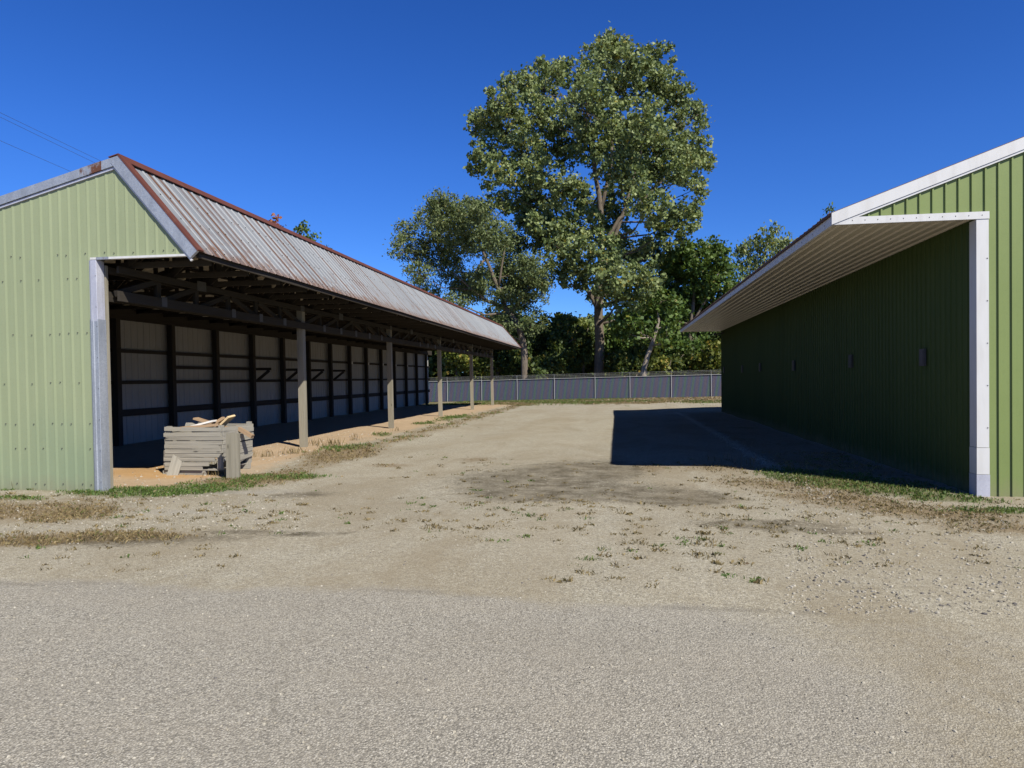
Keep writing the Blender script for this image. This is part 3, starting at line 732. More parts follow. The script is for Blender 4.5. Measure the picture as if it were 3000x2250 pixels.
for xa, xb in zip(fp, fp[1:]):
    ya, yb = fx(xa), fx(xb); za, zb_ = gz(xa, ya), gz(xb, yb)
    k = 4
    for i in range(k):
        q0, q1 = i / k, (i + 1) / k; X0, X1 = xa + (xb - xa) * q0, xa + (xb - xa) * q1
        Y0, Y1 = fx(X0), fx(X1); g0, g1 = gz(X0, Y0), gz(X1, Y1); t0_, t1_ = za + (zb_ - za) * q0 + FH, za + (zb_ - za) * q1 + FH
        m.face([(X0, Y0, g0 + .02), (X1, Y1, g1 + .02), (X1, Y1, t1_), (X0, Y0, t0_)], [(X0, 0), (X1, 0), (X1, FH), (X0, FH)])
m.build('privacy_screen', M['screen'], fence)
tr = [(x, fx(x) - .05, gz(x, fx(x)) + FH + .015) for x in fp]
m = MB(); m.tube(tr, .024, 6); m.build('top_rail', M['fence_steel'], fence)
for k, (dz, dy) in enumerate(((.12, -.065), (.22, -.08), (.32, -.095))):
    m = MB(); pts = []
    for (xa, ya, za), (xb, yb, zb_) in zip(tr, tr[1:]):
        for i in range(6):
            q = i / 6; pts.append((xa + (xb - xa) * q, ya + (yb - ya) * q + dy + .05, za + (zb_ - za) * q + dz - .05 * q * (1 - q)))
    m.tube(pts, .007, 4)
    for a, b in list(zip(pts, pts[1:]))[::2]:
        c = (Vector(a) + Vector(b)) / 2; m.beam(c + Vector((0, 0, -.025)), c + Vector((.02, 0, .025)), .006, .006, up=(0, 1, 0))
    m.build('barbed_wire', M['fence_steel'], fence)

# ------------------------------------------------------------------ slatted bin and boards
cc = G(648, 1392); CW, CHH = 1.02, .82
ang = YAW + math.atan2(cc.x, cc.y) * 0 + R(36)
crate = empty('slatted_bin', (cc.x, cc.y, gz(cc.x, cc.y)), 0)
tag(crate, 'weathered wooden slatted bin filled with scrap boards at the barn opening', 'crate')
ux = Vector((-math.cos(R(-2)), math.sin(R(-2)), 0)); uy = Vector((math.sin(R(24)) * .0 + math.cos(R(52)), math.sin(R(52)), 0))
uy = Vector((-ux.y * -1, -ux.x, 0)) if False else Vector((ux.y, -ux.x, 0))
O = Vector((cc.x, cc.y, gz(cc.x, cc.y)))
if uy.y < 0: uy = -uy
tilt = Vector((0, 0, 1))
def cpt(a, b, z): return O + ux * a + uy * b + Vector((.035 * z, 0, z)) + Vector((0, 0, -.02 * a))
rows = 10; rh = (CHH - .10) / rows
def panel(side):
    m = MB()
    for r in range(rows):
        z = .10 + r * rh; h = rh * random.uniform(.91, .97); j = random.uniform(-.008, .008); e0, e1 = random.uniform(-.015, .015), random.uniform(-.015, .015)
        cut = 0
        if side == 'left' and r < 3: cut = (.34, .22, .10)[r]
        if side == 'right' and r < 4: cut = (.16, .20, .08, .04)[r]
        th = .022
        if side == 'left': p, a, n = cpt(cut + e0, j - th, z), ux * (CW - cut + e1), uy * th
        elif side == 'right': p, a, n = cpt(-th + j, cut + e0, z), uy * (CW - cut + e1), ux * th
        elif side == 'rear_a': p, a, n = cpt(e0, CW + j, z), ux * (CW + e1), uy * th
        else: p, a, n = cpt(CW + j, e0, z), uy * (CW + e1), ux * th
        droop = Vector((0, 0, random.uniform(-.022, .022)))
        if side == 'right' and r == 0: droop = Vector((0, 0, .13)); 
        if side == 'right' and r == 1: droop = Vector((0, 0, .05))
        m.frame(p, a + droop, Vector((.035 * h, 0, h)), n)
    m.build('side_panel', M['wood_grey'], crate)
for s_ in ('left', 'right', 'rear_a', 'rear_b'): panel(s_)
for a, b in ((.005, .005), (CW - .075, .005), (.005, CW - .075), (CW - .075, CW - .075)):
    m = MB(); m.frame(cpt(a, b, .12 if a + b < .1 else .02), cpt(a, b, CHH + .035) - cpt(a, b, .12 if a + b < .1 else .02), ux * .07, uy * .07); m.build('corner_post', M['wood_grey'], crate)
for b in (.02, CW / 2 - .04, CW - .10):
    m = MB(); m.frame(cpt(.30 if b < .1 else .0, b, .0), ux * (CW - (.25 if b < .1 else 0)), uy * .08, (0, 0, .085)); m.build('skid', M['wood_grey'], crate)
m = MB(); m.frame(cpt(.05, .02, .088), ux * (CW - .08), uy * (CW - .05), (0, 0, .022)); m.build('base_boards', M['wood_grey'], crate)
def board(label, p, a, w, t, mat, name='scrap_board'):
    p, a = Vector(p), Vector(a)
    o = empty(name, p); m = MB(); w, t = Vector(w), Vector(t)
    ob = None
    m.frame(p, a, w, t); bpy.data.objects.remove(o)
    ob = m.build(name, mat); tag(ob, label, 'board', 'scrap boards in the slatted bin' if name == 'scrap_board' else None); return ob
zT = CHH
U = Vector((0, 0, 1)); vx = Vector((math.cos(YAW), math.sin(YAW), 0)); vy = Vector((-math.sin(YAW), math.cos(YAW), 0))
def sb(label, px, py, dep, ln, angz, w, t, mat, lean=.25):   # board whose upper end shows at (px, py)
    top = P(px, py, dep); d = (vx * math.cos(R(angz)) + U * math.sin(R(angz)) + vy * lean).normalized()
    n = d.cross(vy).normalized(); s = n.cross(d).normalized()
    return board(label, top - d * ln, d * ln, s * w, n * t, mat)
sb('fresh tan pine board sticking out to the right above the bin', 670, 1224, 11.9, .55, 42, .26, .035, M['wood_new'], -.1)
sb('white painted board lying flat among the scrap in the bin', 622, 1236, 11.8, .62, 14, .22, .03, M['wood_white'], .05)
sb('orange-brown board sloping down to the right at the back of the bin', 566, 1224, 12.2, .60, 162, .20, .03, M['wood_brown'], .0)
sb('brown board crossing behind the tan pine board in the bin', 655, 1228, 12.0, .5, 33, .13, .05, M['wood_brown'], .1)
sb('grey-brown board end at the left rim of the bin', 545, 1238, 11.9, .45, 158, .17, .06, M['wood_grey'], .2)
sb('short brown block at the right rim of the bin', 690, 1246, 12.0, .35, 150, .10, .06, M['wood_brown'], .1)
sb('dull brown plank low in the middle of the bin', 640, 1248, 11.75, .6, 4, .20, .04, M['wood_brown'], .3)
# plank standing in front of the bin and the one leaning on it
q = G(681, 1402); m = MB(); q.z = gz(q.x, q.y)
m.frame(q - vx * .10 + Vector((0, 0, -.05)), Vector((-.005, .01, .79)), vx * .205, vy * .07)
tag(m.build('standing_plank', M['wood_post']), 'thick weathered plank standing upright in front of the slatted bin', 'plank')
q = G(505, 1393); q.z = gz(q.x, q.y); m = MB()
m.frame(q - vx * .10, Vector((.07, .085, .36)), vx * .185 + Vector((0, 0, -.02)), vy * .03)
tag(m.build('leaning_plank', M['wood_grey']), 'short grey plank leaning against the left face of the slatted bin', 'plank')

# ------------------------------------------------------------------ wires
def wire(a, b, lab, r=.0045):
    A, B = Vector(a), Vector(b); n = 40; pts = []
    for i in range(n + 1):
        q = i / n; p = A.lerp(B, q); p.z -= 4 * .9 * q * (1 - q); pts.append(p)
    m = MB(); m.tube(pts, r, 5); o = m.build('power_line', M['wire']); tag(o, lab, 'wire', 'overhead wires at the upper left')
wx = -16.2
for (pa, pb, lab) in (((0, 330), (300, 474), 'topmost thin overhead wire crossing the sky at upper left'),
                      ((0, 343), (290, 483), 'second thin overhead wire just beneath the topmost one'),
                      ((0, 412), (215, 506), 'lowest thin overhead wire, apart from the pair above the green gable')):
    a, b = onX(pa[0], pa[1], wx), onX(pb[0], pb[1], wx)
    k = (b.z - a.z) / (b.y - a.y)
    y0, y1 = -25, 45
    # straight through both points, then sagged around them
    za, zb2 = a.z + k * (y0 - a.y), a.z + k * (y1 - a.y)
    qm = ((a.y + b.y) / 2 - y0) / (y1 - y0); add = 4 * .9 * qm * (1 - qm)
    sl = 4 * .9 * (1 - 2 * qm) / (y1 - y0)
    wire((wx, y0, za + add - sl * ((a.y + b.y) / 2 - y0)), (wx, y1, zb2 + add + sl * (y1 - (a.y + b.y) / 2)), lab)

# ------------------------------------------------------------------ trees
def leaves(C, N, size, aspect, droop, rng):
    """C (n,3) clump centres with N leaves each gaussian-spread -> quads"""
    pass
def tree(name, label, D, trunk, blobs, mat, bark, size=.24, dens=4.0, per=26, spread=.5, aspect=.9, droop=.3, group=None, depth=.75, cat='tree', twig=True, shell=.6, seed=1):
    rng = np.random.default_rng(seed); rnd = random.Random(seed)
    cx = np.mean([b[0] for b in blobs]); hw = max(30, max(abs(b[0] - cx) + b[2] for b in blobs))
    k = D / F
    base = P(trunk[0][0][0], trunk[0][0][1], D); base.z = gz(base.x, base.y) - .1
    root = empty(name, base); tag(root, label, cat, group)
    tb = MB(); nodes = []
    for li, limb in enumerate(trunk):
        pts = [P(x, y, D + (0 if li == 0 else (rnd.uniform(-1, 1) * .5 * i))) for i, (x, y, r) in enumerate(limb)]
        if li == 0: pts[0] = base.copy()
        # extra wobble points
        fine, rr = [], []
        for i in range(len(pts) - 1):
            for q in (0, .5):
                p = pts[i].lerp(pts[i + 1], q); r = limb[i][2] * (1 - q) + limb[i + 1][2] * q
                if q: p += Vector((rnd.uniform(-1, 1), rnd.uniform(-1, 1), 0)) * r * .35
                fine.append(p); rr.append(r)
        fine.append(pts[-1]); rr.append(limb[-1][2])
        if li == 0: rr[0] *= 1.35
        tb.tube(fine, rr, 9); nodes += list(zip(fine, rr))
    cl, tw = [], []
    for (bx, by, rx, ry, *o) in blobs:
        dn = o[0] if o else 1.0
        off = (o[1] if len(o) > 1 else rnd.uniform(-1, 1)) * depth * hw * k * math.sqrt(max(.05, 1 - ((bx - cx) / (hw * 1.05)) ** 2))
        dd = D + off; c = P(bx, by, dd); mx, mz = rx * dd / F, ry * dd / F; my = (mx + mz) / 2
        # limb to this mass
        best = min(nodes, key=lambda n: (n[0] - c).length + (3.0 if n[0].z > c.z - .4 * mz else 0))
        s = best[0]; mid = s.lerp(c, .55) + Vector((rnd.uniform(-.4, .4), rnd.uniform(-.4, .4), -.10 * (c - s).length))
        r0 = min(best[1] * .55, .04 + .022 * (c - s).length)
        tb.tube([s, s.lerp(mid, .5) + Vector((0, 0, .02)), mid, mid.lerp(c, .6), c], [r0, r0 * .8, r0 * .6, r0 * .4, .02], 5)
        n = max(3, int(dens * dn * (mx * mz) ** .85 * 2.2))
        d = rng.normal(size=(n, 3)); d /= np.linalg.norm(d, axis=1)[:, None]
        rad = np.where(rng.random(n) < shell, rng.uniform(.72, 1.0, n), rng.uniform(.15, .8, n))
        q = d * rad[:, None] * np.array([mx, my, mz]) + np.array(c)
        cl.append(q)
        for i in range(0, n, 3): tw.append((mid.lerp(c, .7), Vector(q[i])))
    if twig:
        for a, b in tw:
            m_ = a.lerp(b, .5) + Vector((rnd.uniform(-.15, .15), rnd.uniform(-.15, .15), rnd.uniform(-.05, .25)))
            tb.tube([a, m_, b], [.028, .018, .008], 3)
    tr = tb.build('trunk', bark, root, smooth=True)
    C = np.concatenate(cl); n = len(C)
    cr = rng.random(n)                                     # clump character
    L = np.repeat(C, per, 0); sp = np.repeat(spread * rng.uniform(.6, 1.25, n), per)
    L = L + rng.normal(size=L.shape) * sp[:, None] * np.array([.62, .62, .5])
    N = len(L)
    t = rng.normal(size=(N, 3)) + np.array([0, 0, -droop * 2]); t /= np.linalg.norm(t, axis=1)[:, None]
    nv = rng.normal(size=(N, 3)) + np.array([.25, -.25, .55]); b = np.cross(t, nv); b /= np.linalg.norm(b, axis=1)[:, None]
    sz = size * np.exp(np.clip(rng.normal(size=N), -2, 1.6) * .22)[:, None]
    V = np.stack([L - t * sz * .5, L + b * sz * .5 * aspect - t * sz * .08, L + t * sz * .5, L - b * sz * .5 * aspect - t * sz * .08], 1)
    rv = np.clip(.55 * rng.random(N) + .45 * np.repeat(cr, per) + rng.normal(size=N) * .05, 0, 1)
    rv[rng.random(N) < .02] = .99
    quads('crown', V, rv, mat, root)
    return root

BIG = [(1795, 122, 42, 35), (1800, 160, 55, 45), (1920, 170, 62, 40), (1746, 165, 50, 38), (1850, 178, 65, 50), (1611, 200, 45, 40), (1520, 255, 62, 52), (1582, 250, 70, 55), (1703, 228, 80, 65), (1800, 250, 90, 70),
       (1920, 250, 80, 65), (1985, 285, 50, 50), (1476, 302, 58, 55), (1412, 363, 48, 45), (1476, 378, 75, 65), (1573, 340, 90, 75), (1679, 349, 95, 80), (1785, 359, 85, 75), (1881, 359, 90, 80), (1990, 365, 75, 70),
       (2046, 335, 24, 40), (1413, 448, 50, 40), (1392, 494, 24, 22), (1457, 508, 45, 65), (1534, 445, 75, 70), (1563, 518, 80, 70), (1631, 436, 70, 70), (1727, 426, 60, 55), (1848, 426, 90, 80), (1944, 436, 95, 80),
       (2030, 450, 58, 60), (2066, 476, 22, 24), (1823, 498, 80, 70), (1920, 508, 90, 75), (2007, 505, 60, 55), (2052, 548, 20, 26), (1582, 571, 70, 60), (1669, 545, 55, 50), (1700, 590, 60, 55), (1467, 590, 48, 38),
       (1418, 612, 40, 26), (1544, 620, 55, 60), (1611, 653, 72, 60), (1703, 662, 75, 60), (1790, 610, 50, 55), (1785, 670, 60, 50), (1900, 600, 65, 60), (1987, 638, 65, 58), (2032, 612, 32, 40), (1944, 682, 60, 55),
       (1582, 700, 60, 40), (1655, 740, 72, 55), (1751, 735, 85, 65), (1838, 740, 85, 65), (1910, 750, 72, 60), (1655, 800, 38, 48), (1717, 805, 45, 55), (1785, 815, 72, 60), (1872, 820, 80, 65), (1930, 850, 55, 60),
       (1640, 690, 55, 50), (1760, 862, 42, 30), (1820, 870, 60, 50), (1890, 890, 55, 50), (1720, 300, 110, 100, .45), (1850, 560, 80, 70, .5), (1790, 440, 90, 90, .4)]
tree('cottonwood_tree', 'tallest tree, a broad leafy cottonwood with thick grey trunk behind the fence', 58,
     [[(1757, 1100, .47), (1757, 1000, .40), (1753, 900, .37), (1760, 820, .30), (1765, 720, .27), (1760, 620, .24), (1745, 520, .18), (1725, 400, .12), (1700, 280, .06)],
      [(1753, 905, .26), (1722, 850, .20), (1695, 800, .17), (1665, 750, .13), (1620, 680, .10), (1560, 560, .06)],
      [(1760, 820, .22), (1800, 700, .18), (1835, 600, .15), (1870, 480, .11), (1900, 330, .06)],
      [(1765, 720, .2), (1815, 640, .15), (1880, 590, .12), (1950, 520, .07)],
      [(1760, 620, .18), (1790, 480, .14), (1800, 320, .09), (1795, 180, .04)],
      [(1560, 672, .07), (1505, 676, .05), (1470, 640, .03)]],
     BIG, M['leaf_big'], M['bark'], size=.255, dens=8.4, per=29, spread=.38, droop=.35, depth=.7, seed=3)
WIL = [(1293, 596, 50, 35, 1), (1332, 629, 75, 55), (1399, 622, 65, 50), (1278, 660, 75, 60), (1190, 677, 38, 32, .7), (1166, 725, 28, 32, .6), (1211, 735, 52, 42, .8), (1303, 725, 85, 62), (1370, 690, 80, 60), (1438, 701, 70, 60),
       (1486, 725, 52, 55), (1225, 802, 40, 36, .7), (1245, 845, 40, 40, .6), (1351, 828, 55, 36), (1409, 800, 45, 34, .7), (1495, 793, 72, 55), (1558, 773, 52, 45), (1582, 822, 44, 40), (1364, 850, 55, 36), (1331, 885, 36, 30, .7),
       (1405, 860, 45, 32), (1478, 828, 75, 48), (1535, 840, 58, 45), (1594, 856, 30, 34, .6), (1494, 880, 55, 36), (1543, 895, 40, 36, .6), (1433, 925, 36, 40, .5), (1470, 960, 50, 40, .6), (1300, 780, 60, 40, .6), (1265, 890, 40, 40, .6), (1560, 940, 40, 40, .5)]
tree('willow_tree', 'grey-green fine-leaved tree leaning left above the far end of the open barn', 55,
     [[(1535, 1105, .30), (1536, 1030, .27), (1522, 965, .25), (1495, 918, .22), (1478, 895, .2), (1447, 815, .15), (1412, 730, .11), (1370, 650, .05)],
      [(1480, 898, .14), (1425, 882, .10), (1384, 850, .08), (1330, 800, .05)],
      [(1495, 918, .14), (1535, 868, .09), (1570, 810, .04)],
      [(1420, 760, .10), (1384, 808, .09), (1345, 795, .07), (1318, 806, .05), (1290, 830, .03)],
      [(1460, 845, .12), (1470, 780, .08), (1480, 720, .04)]],
     WIL, M['leaf_willow'], M['bark'], size=.225, dens=15, per=34, spread=.44, aspect=.5, droop=.35, depth=.75, seed=5)
tree('dark_green_tree', 'dense dark green tree between the cottonwood and the eave of the closed barn', 60,
     [[(2020, 1100, .22), (2022, 1000, .2), (2030, 900, .16), (2040, 800, .10), (2045, 730, .05)], [(2025, 950, .12), (2080, 860, .08), (2105, 800, .04)]],
     [(2003, 748, 80, 45), (2068, 725, 48, 28), (2064, 765, 75, 55), (2112, 760, 30, 34), (2118, 810, 42, 45), (2023, 822, 90, 65), (2084, 855, 68, 55), (1974, 768, 45, 45), (2023, 895, 72, 55), (2084, 905, 60, 50), (1975, 850, 55, 60), (1960, 920, 55, 55), (2040, 965, 70, 50), (1990, 1010, 60, 55), (2060, 1030, 60, 50)],
     M['leaf_dark'], M['bark'], size=.27, dens=10, per=24, spread=.42, droop=.1, seed=8)
tree('leaning_tree', 'small tree with pale leaning trunk and bright leaves right of the cottonwood', 54.5,
     [[(1884, 1112, .26), (1886, 1080, .23), (1898, 1040, .19), (1915, 990, .16), (1930, 940, .10), (1925, 900, .05)], [(1915, 990, .09), (1880, 950, .06), (1850, 920, .03)]],
     [(1840, 928, 55, 40), (1901, 912, 62, 40), (1942, 935, 45, 40), (1875, 965, 50, 34), (1955, 985, 22, 34, .7), (1830, 975, 40, 30, .7), (1940, 880, 45, 40)],
     M['leaf_dark'], M['bark_pale'], size=.27, dens=9, per=20, spread=.42, droop=.4, seed=10)
tree('drooping_tree', 'airy tree with drooping leaf sprays just above the closed barn roof', 64,
     [[(2240, 1100, .2), (2240, 900, .16), (2238, 780, .1), (2250, 700, .04)], [(2238, 800, .08), (2200, 750, .05), (2178, 720, .03)], [(2240, 790, .08), (2280, 740, .04)]],
     [(2173, 730, 26, 36), (2178, 785, 40, 40), (2254, 690, 34, 34), (2225, 755, 48, 40), (2284, 722, 36, 32), (2308, 705, 20, 20, .8), (2222, 705, 18, 26, .8), (2200, 840, 50, 40), (2270, 800, 50, 40), (2160, 860, 40, 40), (2160, 930, 50, 50)],
     M['leaf_big'], M['bark'], size=.32, dens=9, per=18, spread=.45, aspect=.5, droop=.9, seed=12)
tree('small_tree', 'single small leafy treetop peeking over the closed barn eave corner', 62,
     [[(2432, 1100, .16), (2432, 800, .12), (2430, 620, .04)]], [(2430, 614, 15, 13), (2432, 660, 40, 35), (2470, 640, 30, 30, .6)], M['leaf_dark'], M['bark'], size=.28, dens=4, per=14, spread=.4, aspect=.5, droop=.8, seed=13)
tree('maple_tree', 'red-leaved treetop showing above the rusty barn roof', 60,
     [[(806, 1100, .2), (806, 850, .15), (806, 680, .05)]], [(806, 660, 30, 24, 1, 0), (790, 700, 40, 40), (840, 720, 50, 40), (770, 760, 60, 50)], M['leaf_red'], M['bark'], size=.27, dens=5, per=16, spread=.4, seed=14)
tree('roofline_tree', 'green treetop right beside the red one above the rusty barn roof', 60,
     [[(880, 1100, .2), (880, 850, .15), (880, 690, .05)]], [(880, 674, 26, 22, 1, 0), (895, 710, 45, 35), (950, 740, 24, 22), (930, 780, 60, 50)], M['leaf_dark'], M['bark'], size=.25, dens=6, per=18, spread=.36, seed=15)
# thicket behind the fence: one plant each
TH = [
 ('yellowing_shrub', 'yellow-green shrub seen between the first far eave posts', 56, 1335, 1030, 62, 65, 'leaf_yellow'),
 ('yellowing_shrub', 'yellow shrub low behind the fence just left of the last eave post', 57, 1405, 1062, 48, 48, 'leaf_yellow'),
 ('shrub', 'dark shrub directly behind the last eave post of the open barn', 60, 1455, 1020, 60, 75, 'leaf_thicket'),
 ('shrub', 'dark bushy sapling at the foot of the leaning willow trunk', 58, 1515, 1030, 52, 70, 'leaf_thicket'),
 ('sapling', 'tall dark sapling right of the willow trunk', 61, 1585, 985, 55, 70, 'leaf_thicket'),
 ('shrub', 'low dark shrub midway between willow and cottonwood', 56, 1600, 1065, 60, 45, 'leaf_thicket'),
 ('shrub', 'shrub with a few orange leaves left of the cottonwood trunk', 58, 1652, 1025, 55, 70, 'leaf_thicket'),
 ('sapling', 'dark sapling touching the left side of the cottonwood trunk', 60, 1708, 1005, 46, 75, 'leaf_thicket'),
 ('shrub', 'low leafy shrub in front of the cottonwood trunk foot on its right', 56.5, 1812, 1060, 42, 48, 'leaf_thicket'),
 ('sapling', 'dark sapling right of the cottonwood trunk', 61, 1815, 985, 55, 70, 'leaf_dark'),
 ('shrub', 'bright yellow-green shrub right of the pale leaning trunk', 55.5, 1935, 1072, 34, 34, 'leaf_yellow'),
 ('shrub', 'dark shrub left of the pale leaning trunk', 58, 1860, 1050, 40, 55, 'leaf_thicket'),
 ('shrub', 'dark shrub beyond the bright one, near the closed barn', 58, 2000, 1062, 48, 48, 'leaf_thicket'),
 ('yellowing_shrub', 'pale yellowish shrub against the far corner of the closed barn', 57, 2085, 1050, 48, 55, 'leaf_yellow'),
 ('shrub', 'dark shrub partly hidden by the far corner of the closed barn', 60, 2135, 1000, 60, 80, 'leaf_thicket'),
 ('round_tree', 'rounded yellow-green tree farther back left of the cottonwood trunk', 74, 1655, 975, 62, 52, 'leaf_yellow'),
 ('round_tree', 'second rounded tree farther back, directly behind the cottonwood trunk', 76, 1745, 970, 60, 55, 'leaf_big'),
 ('backdrop_tree', 'shadowy tree far back behind the willow trunk', 72, 1530, 990, 70, 70, 'leaf_thicket'),
 ('backdrop_tree', 'shadowy tree far back left, behind the yellow shrubs', 70, 1390, 1010, 80, 80, 'leaf_thicket'),
 ('backdrop_tree', 'shadowy tree far back right of the cottonwood', 72, 1870, 985, 90, 85, 'leaf_thicket'),
 ('backdrop_tree', 'shadowy tree far back behind the closed barn corner', 70, 2060, 1000, 90, 85, 'leaf_thicket'),
 ('backdrop_tree', 'shadowy low tree far back in the gap between the rounded trees', 70, 1700, 1045, 110, 50, 'leaf_thicket'),
 ('backdrop_tree', 'shadowy low tree far back between willow and rounded tree', 70, 1600, 1040, 80, 55, 'leaf_thicket')]
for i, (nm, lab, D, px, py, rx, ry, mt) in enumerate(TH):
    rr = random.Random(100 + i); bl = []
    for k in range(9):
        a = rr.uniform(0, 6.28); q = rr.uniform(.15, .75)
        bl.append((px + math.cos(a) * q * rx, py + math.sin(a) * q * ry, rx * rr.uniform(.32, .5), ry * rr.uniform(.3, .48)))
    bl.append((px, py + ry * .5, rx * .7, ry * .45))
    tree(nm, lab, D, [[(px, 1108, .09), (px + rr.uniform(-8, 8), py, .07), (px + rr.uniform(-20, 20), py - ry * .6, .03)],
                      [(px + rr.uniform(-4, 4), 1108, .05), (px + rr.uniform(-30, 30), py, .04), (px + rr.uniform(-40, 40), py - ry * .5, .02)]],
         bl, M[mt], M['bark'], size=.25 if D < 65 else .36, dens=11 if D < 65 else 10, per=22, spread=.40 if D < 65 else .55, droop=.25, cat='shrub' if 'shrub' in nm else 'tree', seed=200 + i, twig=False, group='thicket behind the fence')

rw = np.random.default_rng(77); n = 15000
X = rw.uniform(-75, 60, n); Y = rw.uniform(84, 100, n); hh = 7.5 + 1.6 * np.sin(X * .31) + 1.2 * np.sin(X * .83 + 1) + rw.normal(size=n) * .5
Z = hh * rw.random(n) ** .6
Lw = np.repeat(np.stack([X, Y, Z], 1), 7, 0) + rw.normal(size=(n * 7, 3)) * .7
tt = rw.normal(size=Lw.shape); tt /= np.linalg.norm(tt, axis=1)[:, None]; nn_ = rw.normal(size=Lw.shape); bb = np.cross(tt, nn_); bb /= np.linalg.norm(bb, axis=1)[:, None]
V = np.stack([Lw - tt * .35, Lw + bb * .3, Lw + tt * .35, Lw - bb * .3], 1)
tag(quads('far_woods', V, rw.random(len(V)), M['leaf_thicket']), 'far woods closing the view behind the thicket', 'woods', kind='stuff')
# ------------------------------------------------------------------ ground cover
def blades(name, pts, hts, wid, mat, lean, label, rng, lo=.2):
    n = len(pts); p = np.array(pts); h = np.array(hts)[:, None]
    a = rng.uniform(0, 2 * np.pi, n); d = np.stack([np.cos(a), np.sin(a), np.zeros(n)], 1)
    ln = rng.uniform(lo, 1.0, n)[:, None] * lean
    side = np.stack([-np.sin(a), np.cos(a), np.zeros(n)], 1)
    w = (wid * rng.uniform(.6, 1.4, n))[:, None]
    top = p + d * h * ln + np.array([0, 0, 1]) * h * np.sqrt(np.maximum(.05, 1 - np.minimum(ln, .97) ** 2))
    mid = p + d * h * ln * .35 + np.array([0, 0, 1]) * h * .55
    V = np.stack([p - side * w * .5, p + side * w * .5, mid + side * w * .4, top], 1)
    o = quads(name, V, rng.random(n), mat); tag(o, label, 'grass', kind='stuff'); return o
rg = np.random.default_rng(21)
def scatter(n, box, idx, thr, hr, wid, power=1.0, tufts=0):
    pts, hts = [], []
    xs = rg.uniform(box[0], box[1], n); ys_ = rg.uniform(box[2], box[3], n); u = rg.random(n)
    for x, y, q in zip(xs, ys_, u):
        v = masks(x, y)[idx] + .35 * nz(x, y, 3.5, 12.0) + .3 * nz(x, y, 9.0, 15.0)
        if v > thr and q < min(1, (v - thr) * 2.6) ** power:
            k = max(1, tufts)
            for _ in range(k):
                xx, yy = x + rg.normal() * .025 * (k > 1), y + rg.normal() * .025 * (k > 1)
                pts.append((xx, yy, gz(xx, yy) - .004)); hts.append(rg.uniform(*hr))
    return pts, hts
# green
A1, B1 = scatter(26000, (-11, -4.4, 7.2, 13), 1, .52, (.02, .06), .01, tufts=3)
A2, B2 = scatter(16000, (1.8, 7.2, 7.2, 14), 1, .38, (.02, .06), .01, tufts=3)
A3, B3 = scatter(14000, (-8, -4.2, 13, 42), 1, .36, (.03, .10), .014, tufts=3)
blades('green_grass', A1 + A2 + A3, B1 + B2 + B3, .011, M['grass'], .9, 'short green grass in patches along both barns', rg)
A4, B4 = scatter(26000, (-12, 9, 38, 53), 1, .22, (.05, .12), .03, tufts=2)
A5, B5 = scatter(20000, (-12, 9, 38, 53), 2, .36, (.04, .10), .03, tufts=2)
blades('grass', A4, B4, .03, M['grass'], .9, 'sparse green grass strip along the foot of the fence', rg)
D1, E1 = scatter(26000, (-11, -4.2, 6.5, 14), 2, .46, (.015, .06), .01, tufts=2)
D2, E2 = scatter(24000, (1.5, 7.4, 6.6, 15), 2, .44, (.015, .055), .01, tufts=2)
D3, E3 = scatter(12000, (-8, -4.2, 14, 42), 2, .42, (.03, .10), .014, tufts=3)
D4, E4 = scatter(19000, (-6.8, -1, 4.6, 7.6), 2, .48, (.02, .07), .01, tufts=2)
D5, E5 = scatter(5000, (-3, 3, 9, 20), 2, .42, (.02, .05), .01, tufts=3)
blades('dry_grass', D1 + D2 + D3 + D4 + D5, E1 + E2 + E3 + E4 + E5, .0032, M['dry'], 1.0, 'dry brown grass lying along the gravel edges', rg, .3)
blades('straw', A5, B5, .03, M['dry'], 1.0, 'dry straw-coloured grass before the fence', rg)
# lone tufts on the gravel
T, TH_ = [], []; TG, TGH = [], []
def tuft(c, n, h, green):
    for _ in range(n):
        x, y = c.x + rg.normal() * .035, c.y + rg.normal() * .03
        (TG if green else T).append((x, y, gz(x, y) - .003)); (TGH if green else TH_).append(rg.uniform(.5, 1.2) * h)
zones = [((1250, 1750), (1460, 1590), 85), ((1750, 2150), (1490, 1640), 60), ((2000, 2700), (1500, 1660), 60), ((1150, 1400), (1330, 1480), 22), ((0, 700), (1590, 1680), 22), ((900, 1300), (1490, 1560), 22),
         ((1350, 2200), (1345, 1500), 150), ((0, 900), (1450, 1570), 130), ((500, 1200), (1360, 1520), 26), ((2100, 3000), (1440, 1570), 110), ((1500, 2400), (1600, 1720), 16), ((2600, 3000), (1560, 1700), 8)]
for (xa, xb), (ya, yb), n in zones:
    for _ in range(n):
        px = rg.uniform(xa, xb); py = rg.uniform(ya, yb); tuft(G(px, py), int(rg.integers(6, 20)), rg.uniform(.018, .052), rg.random() < .12)
for px, py in ((1200, 1475), (1240, 1480), (1270, 1487), (2130, 1690), (1720, 1640), (1745, 1640), (1990, 1580), (2010, 1590), (1930, 1600), (2410, 1590), (2560, 1600)): tuft(G(px, py), 16, .04, True)
blades('weed_tuft_cover', T, TH_, .008, M['weed'], 1.1, 'small brown weed tufts dotted over the gravel', rg)
blades('green_weed_cover', TG, TGH, .009, M['grass'], 1.0, 'small green weed sprigs dotted over the gravel', rg)
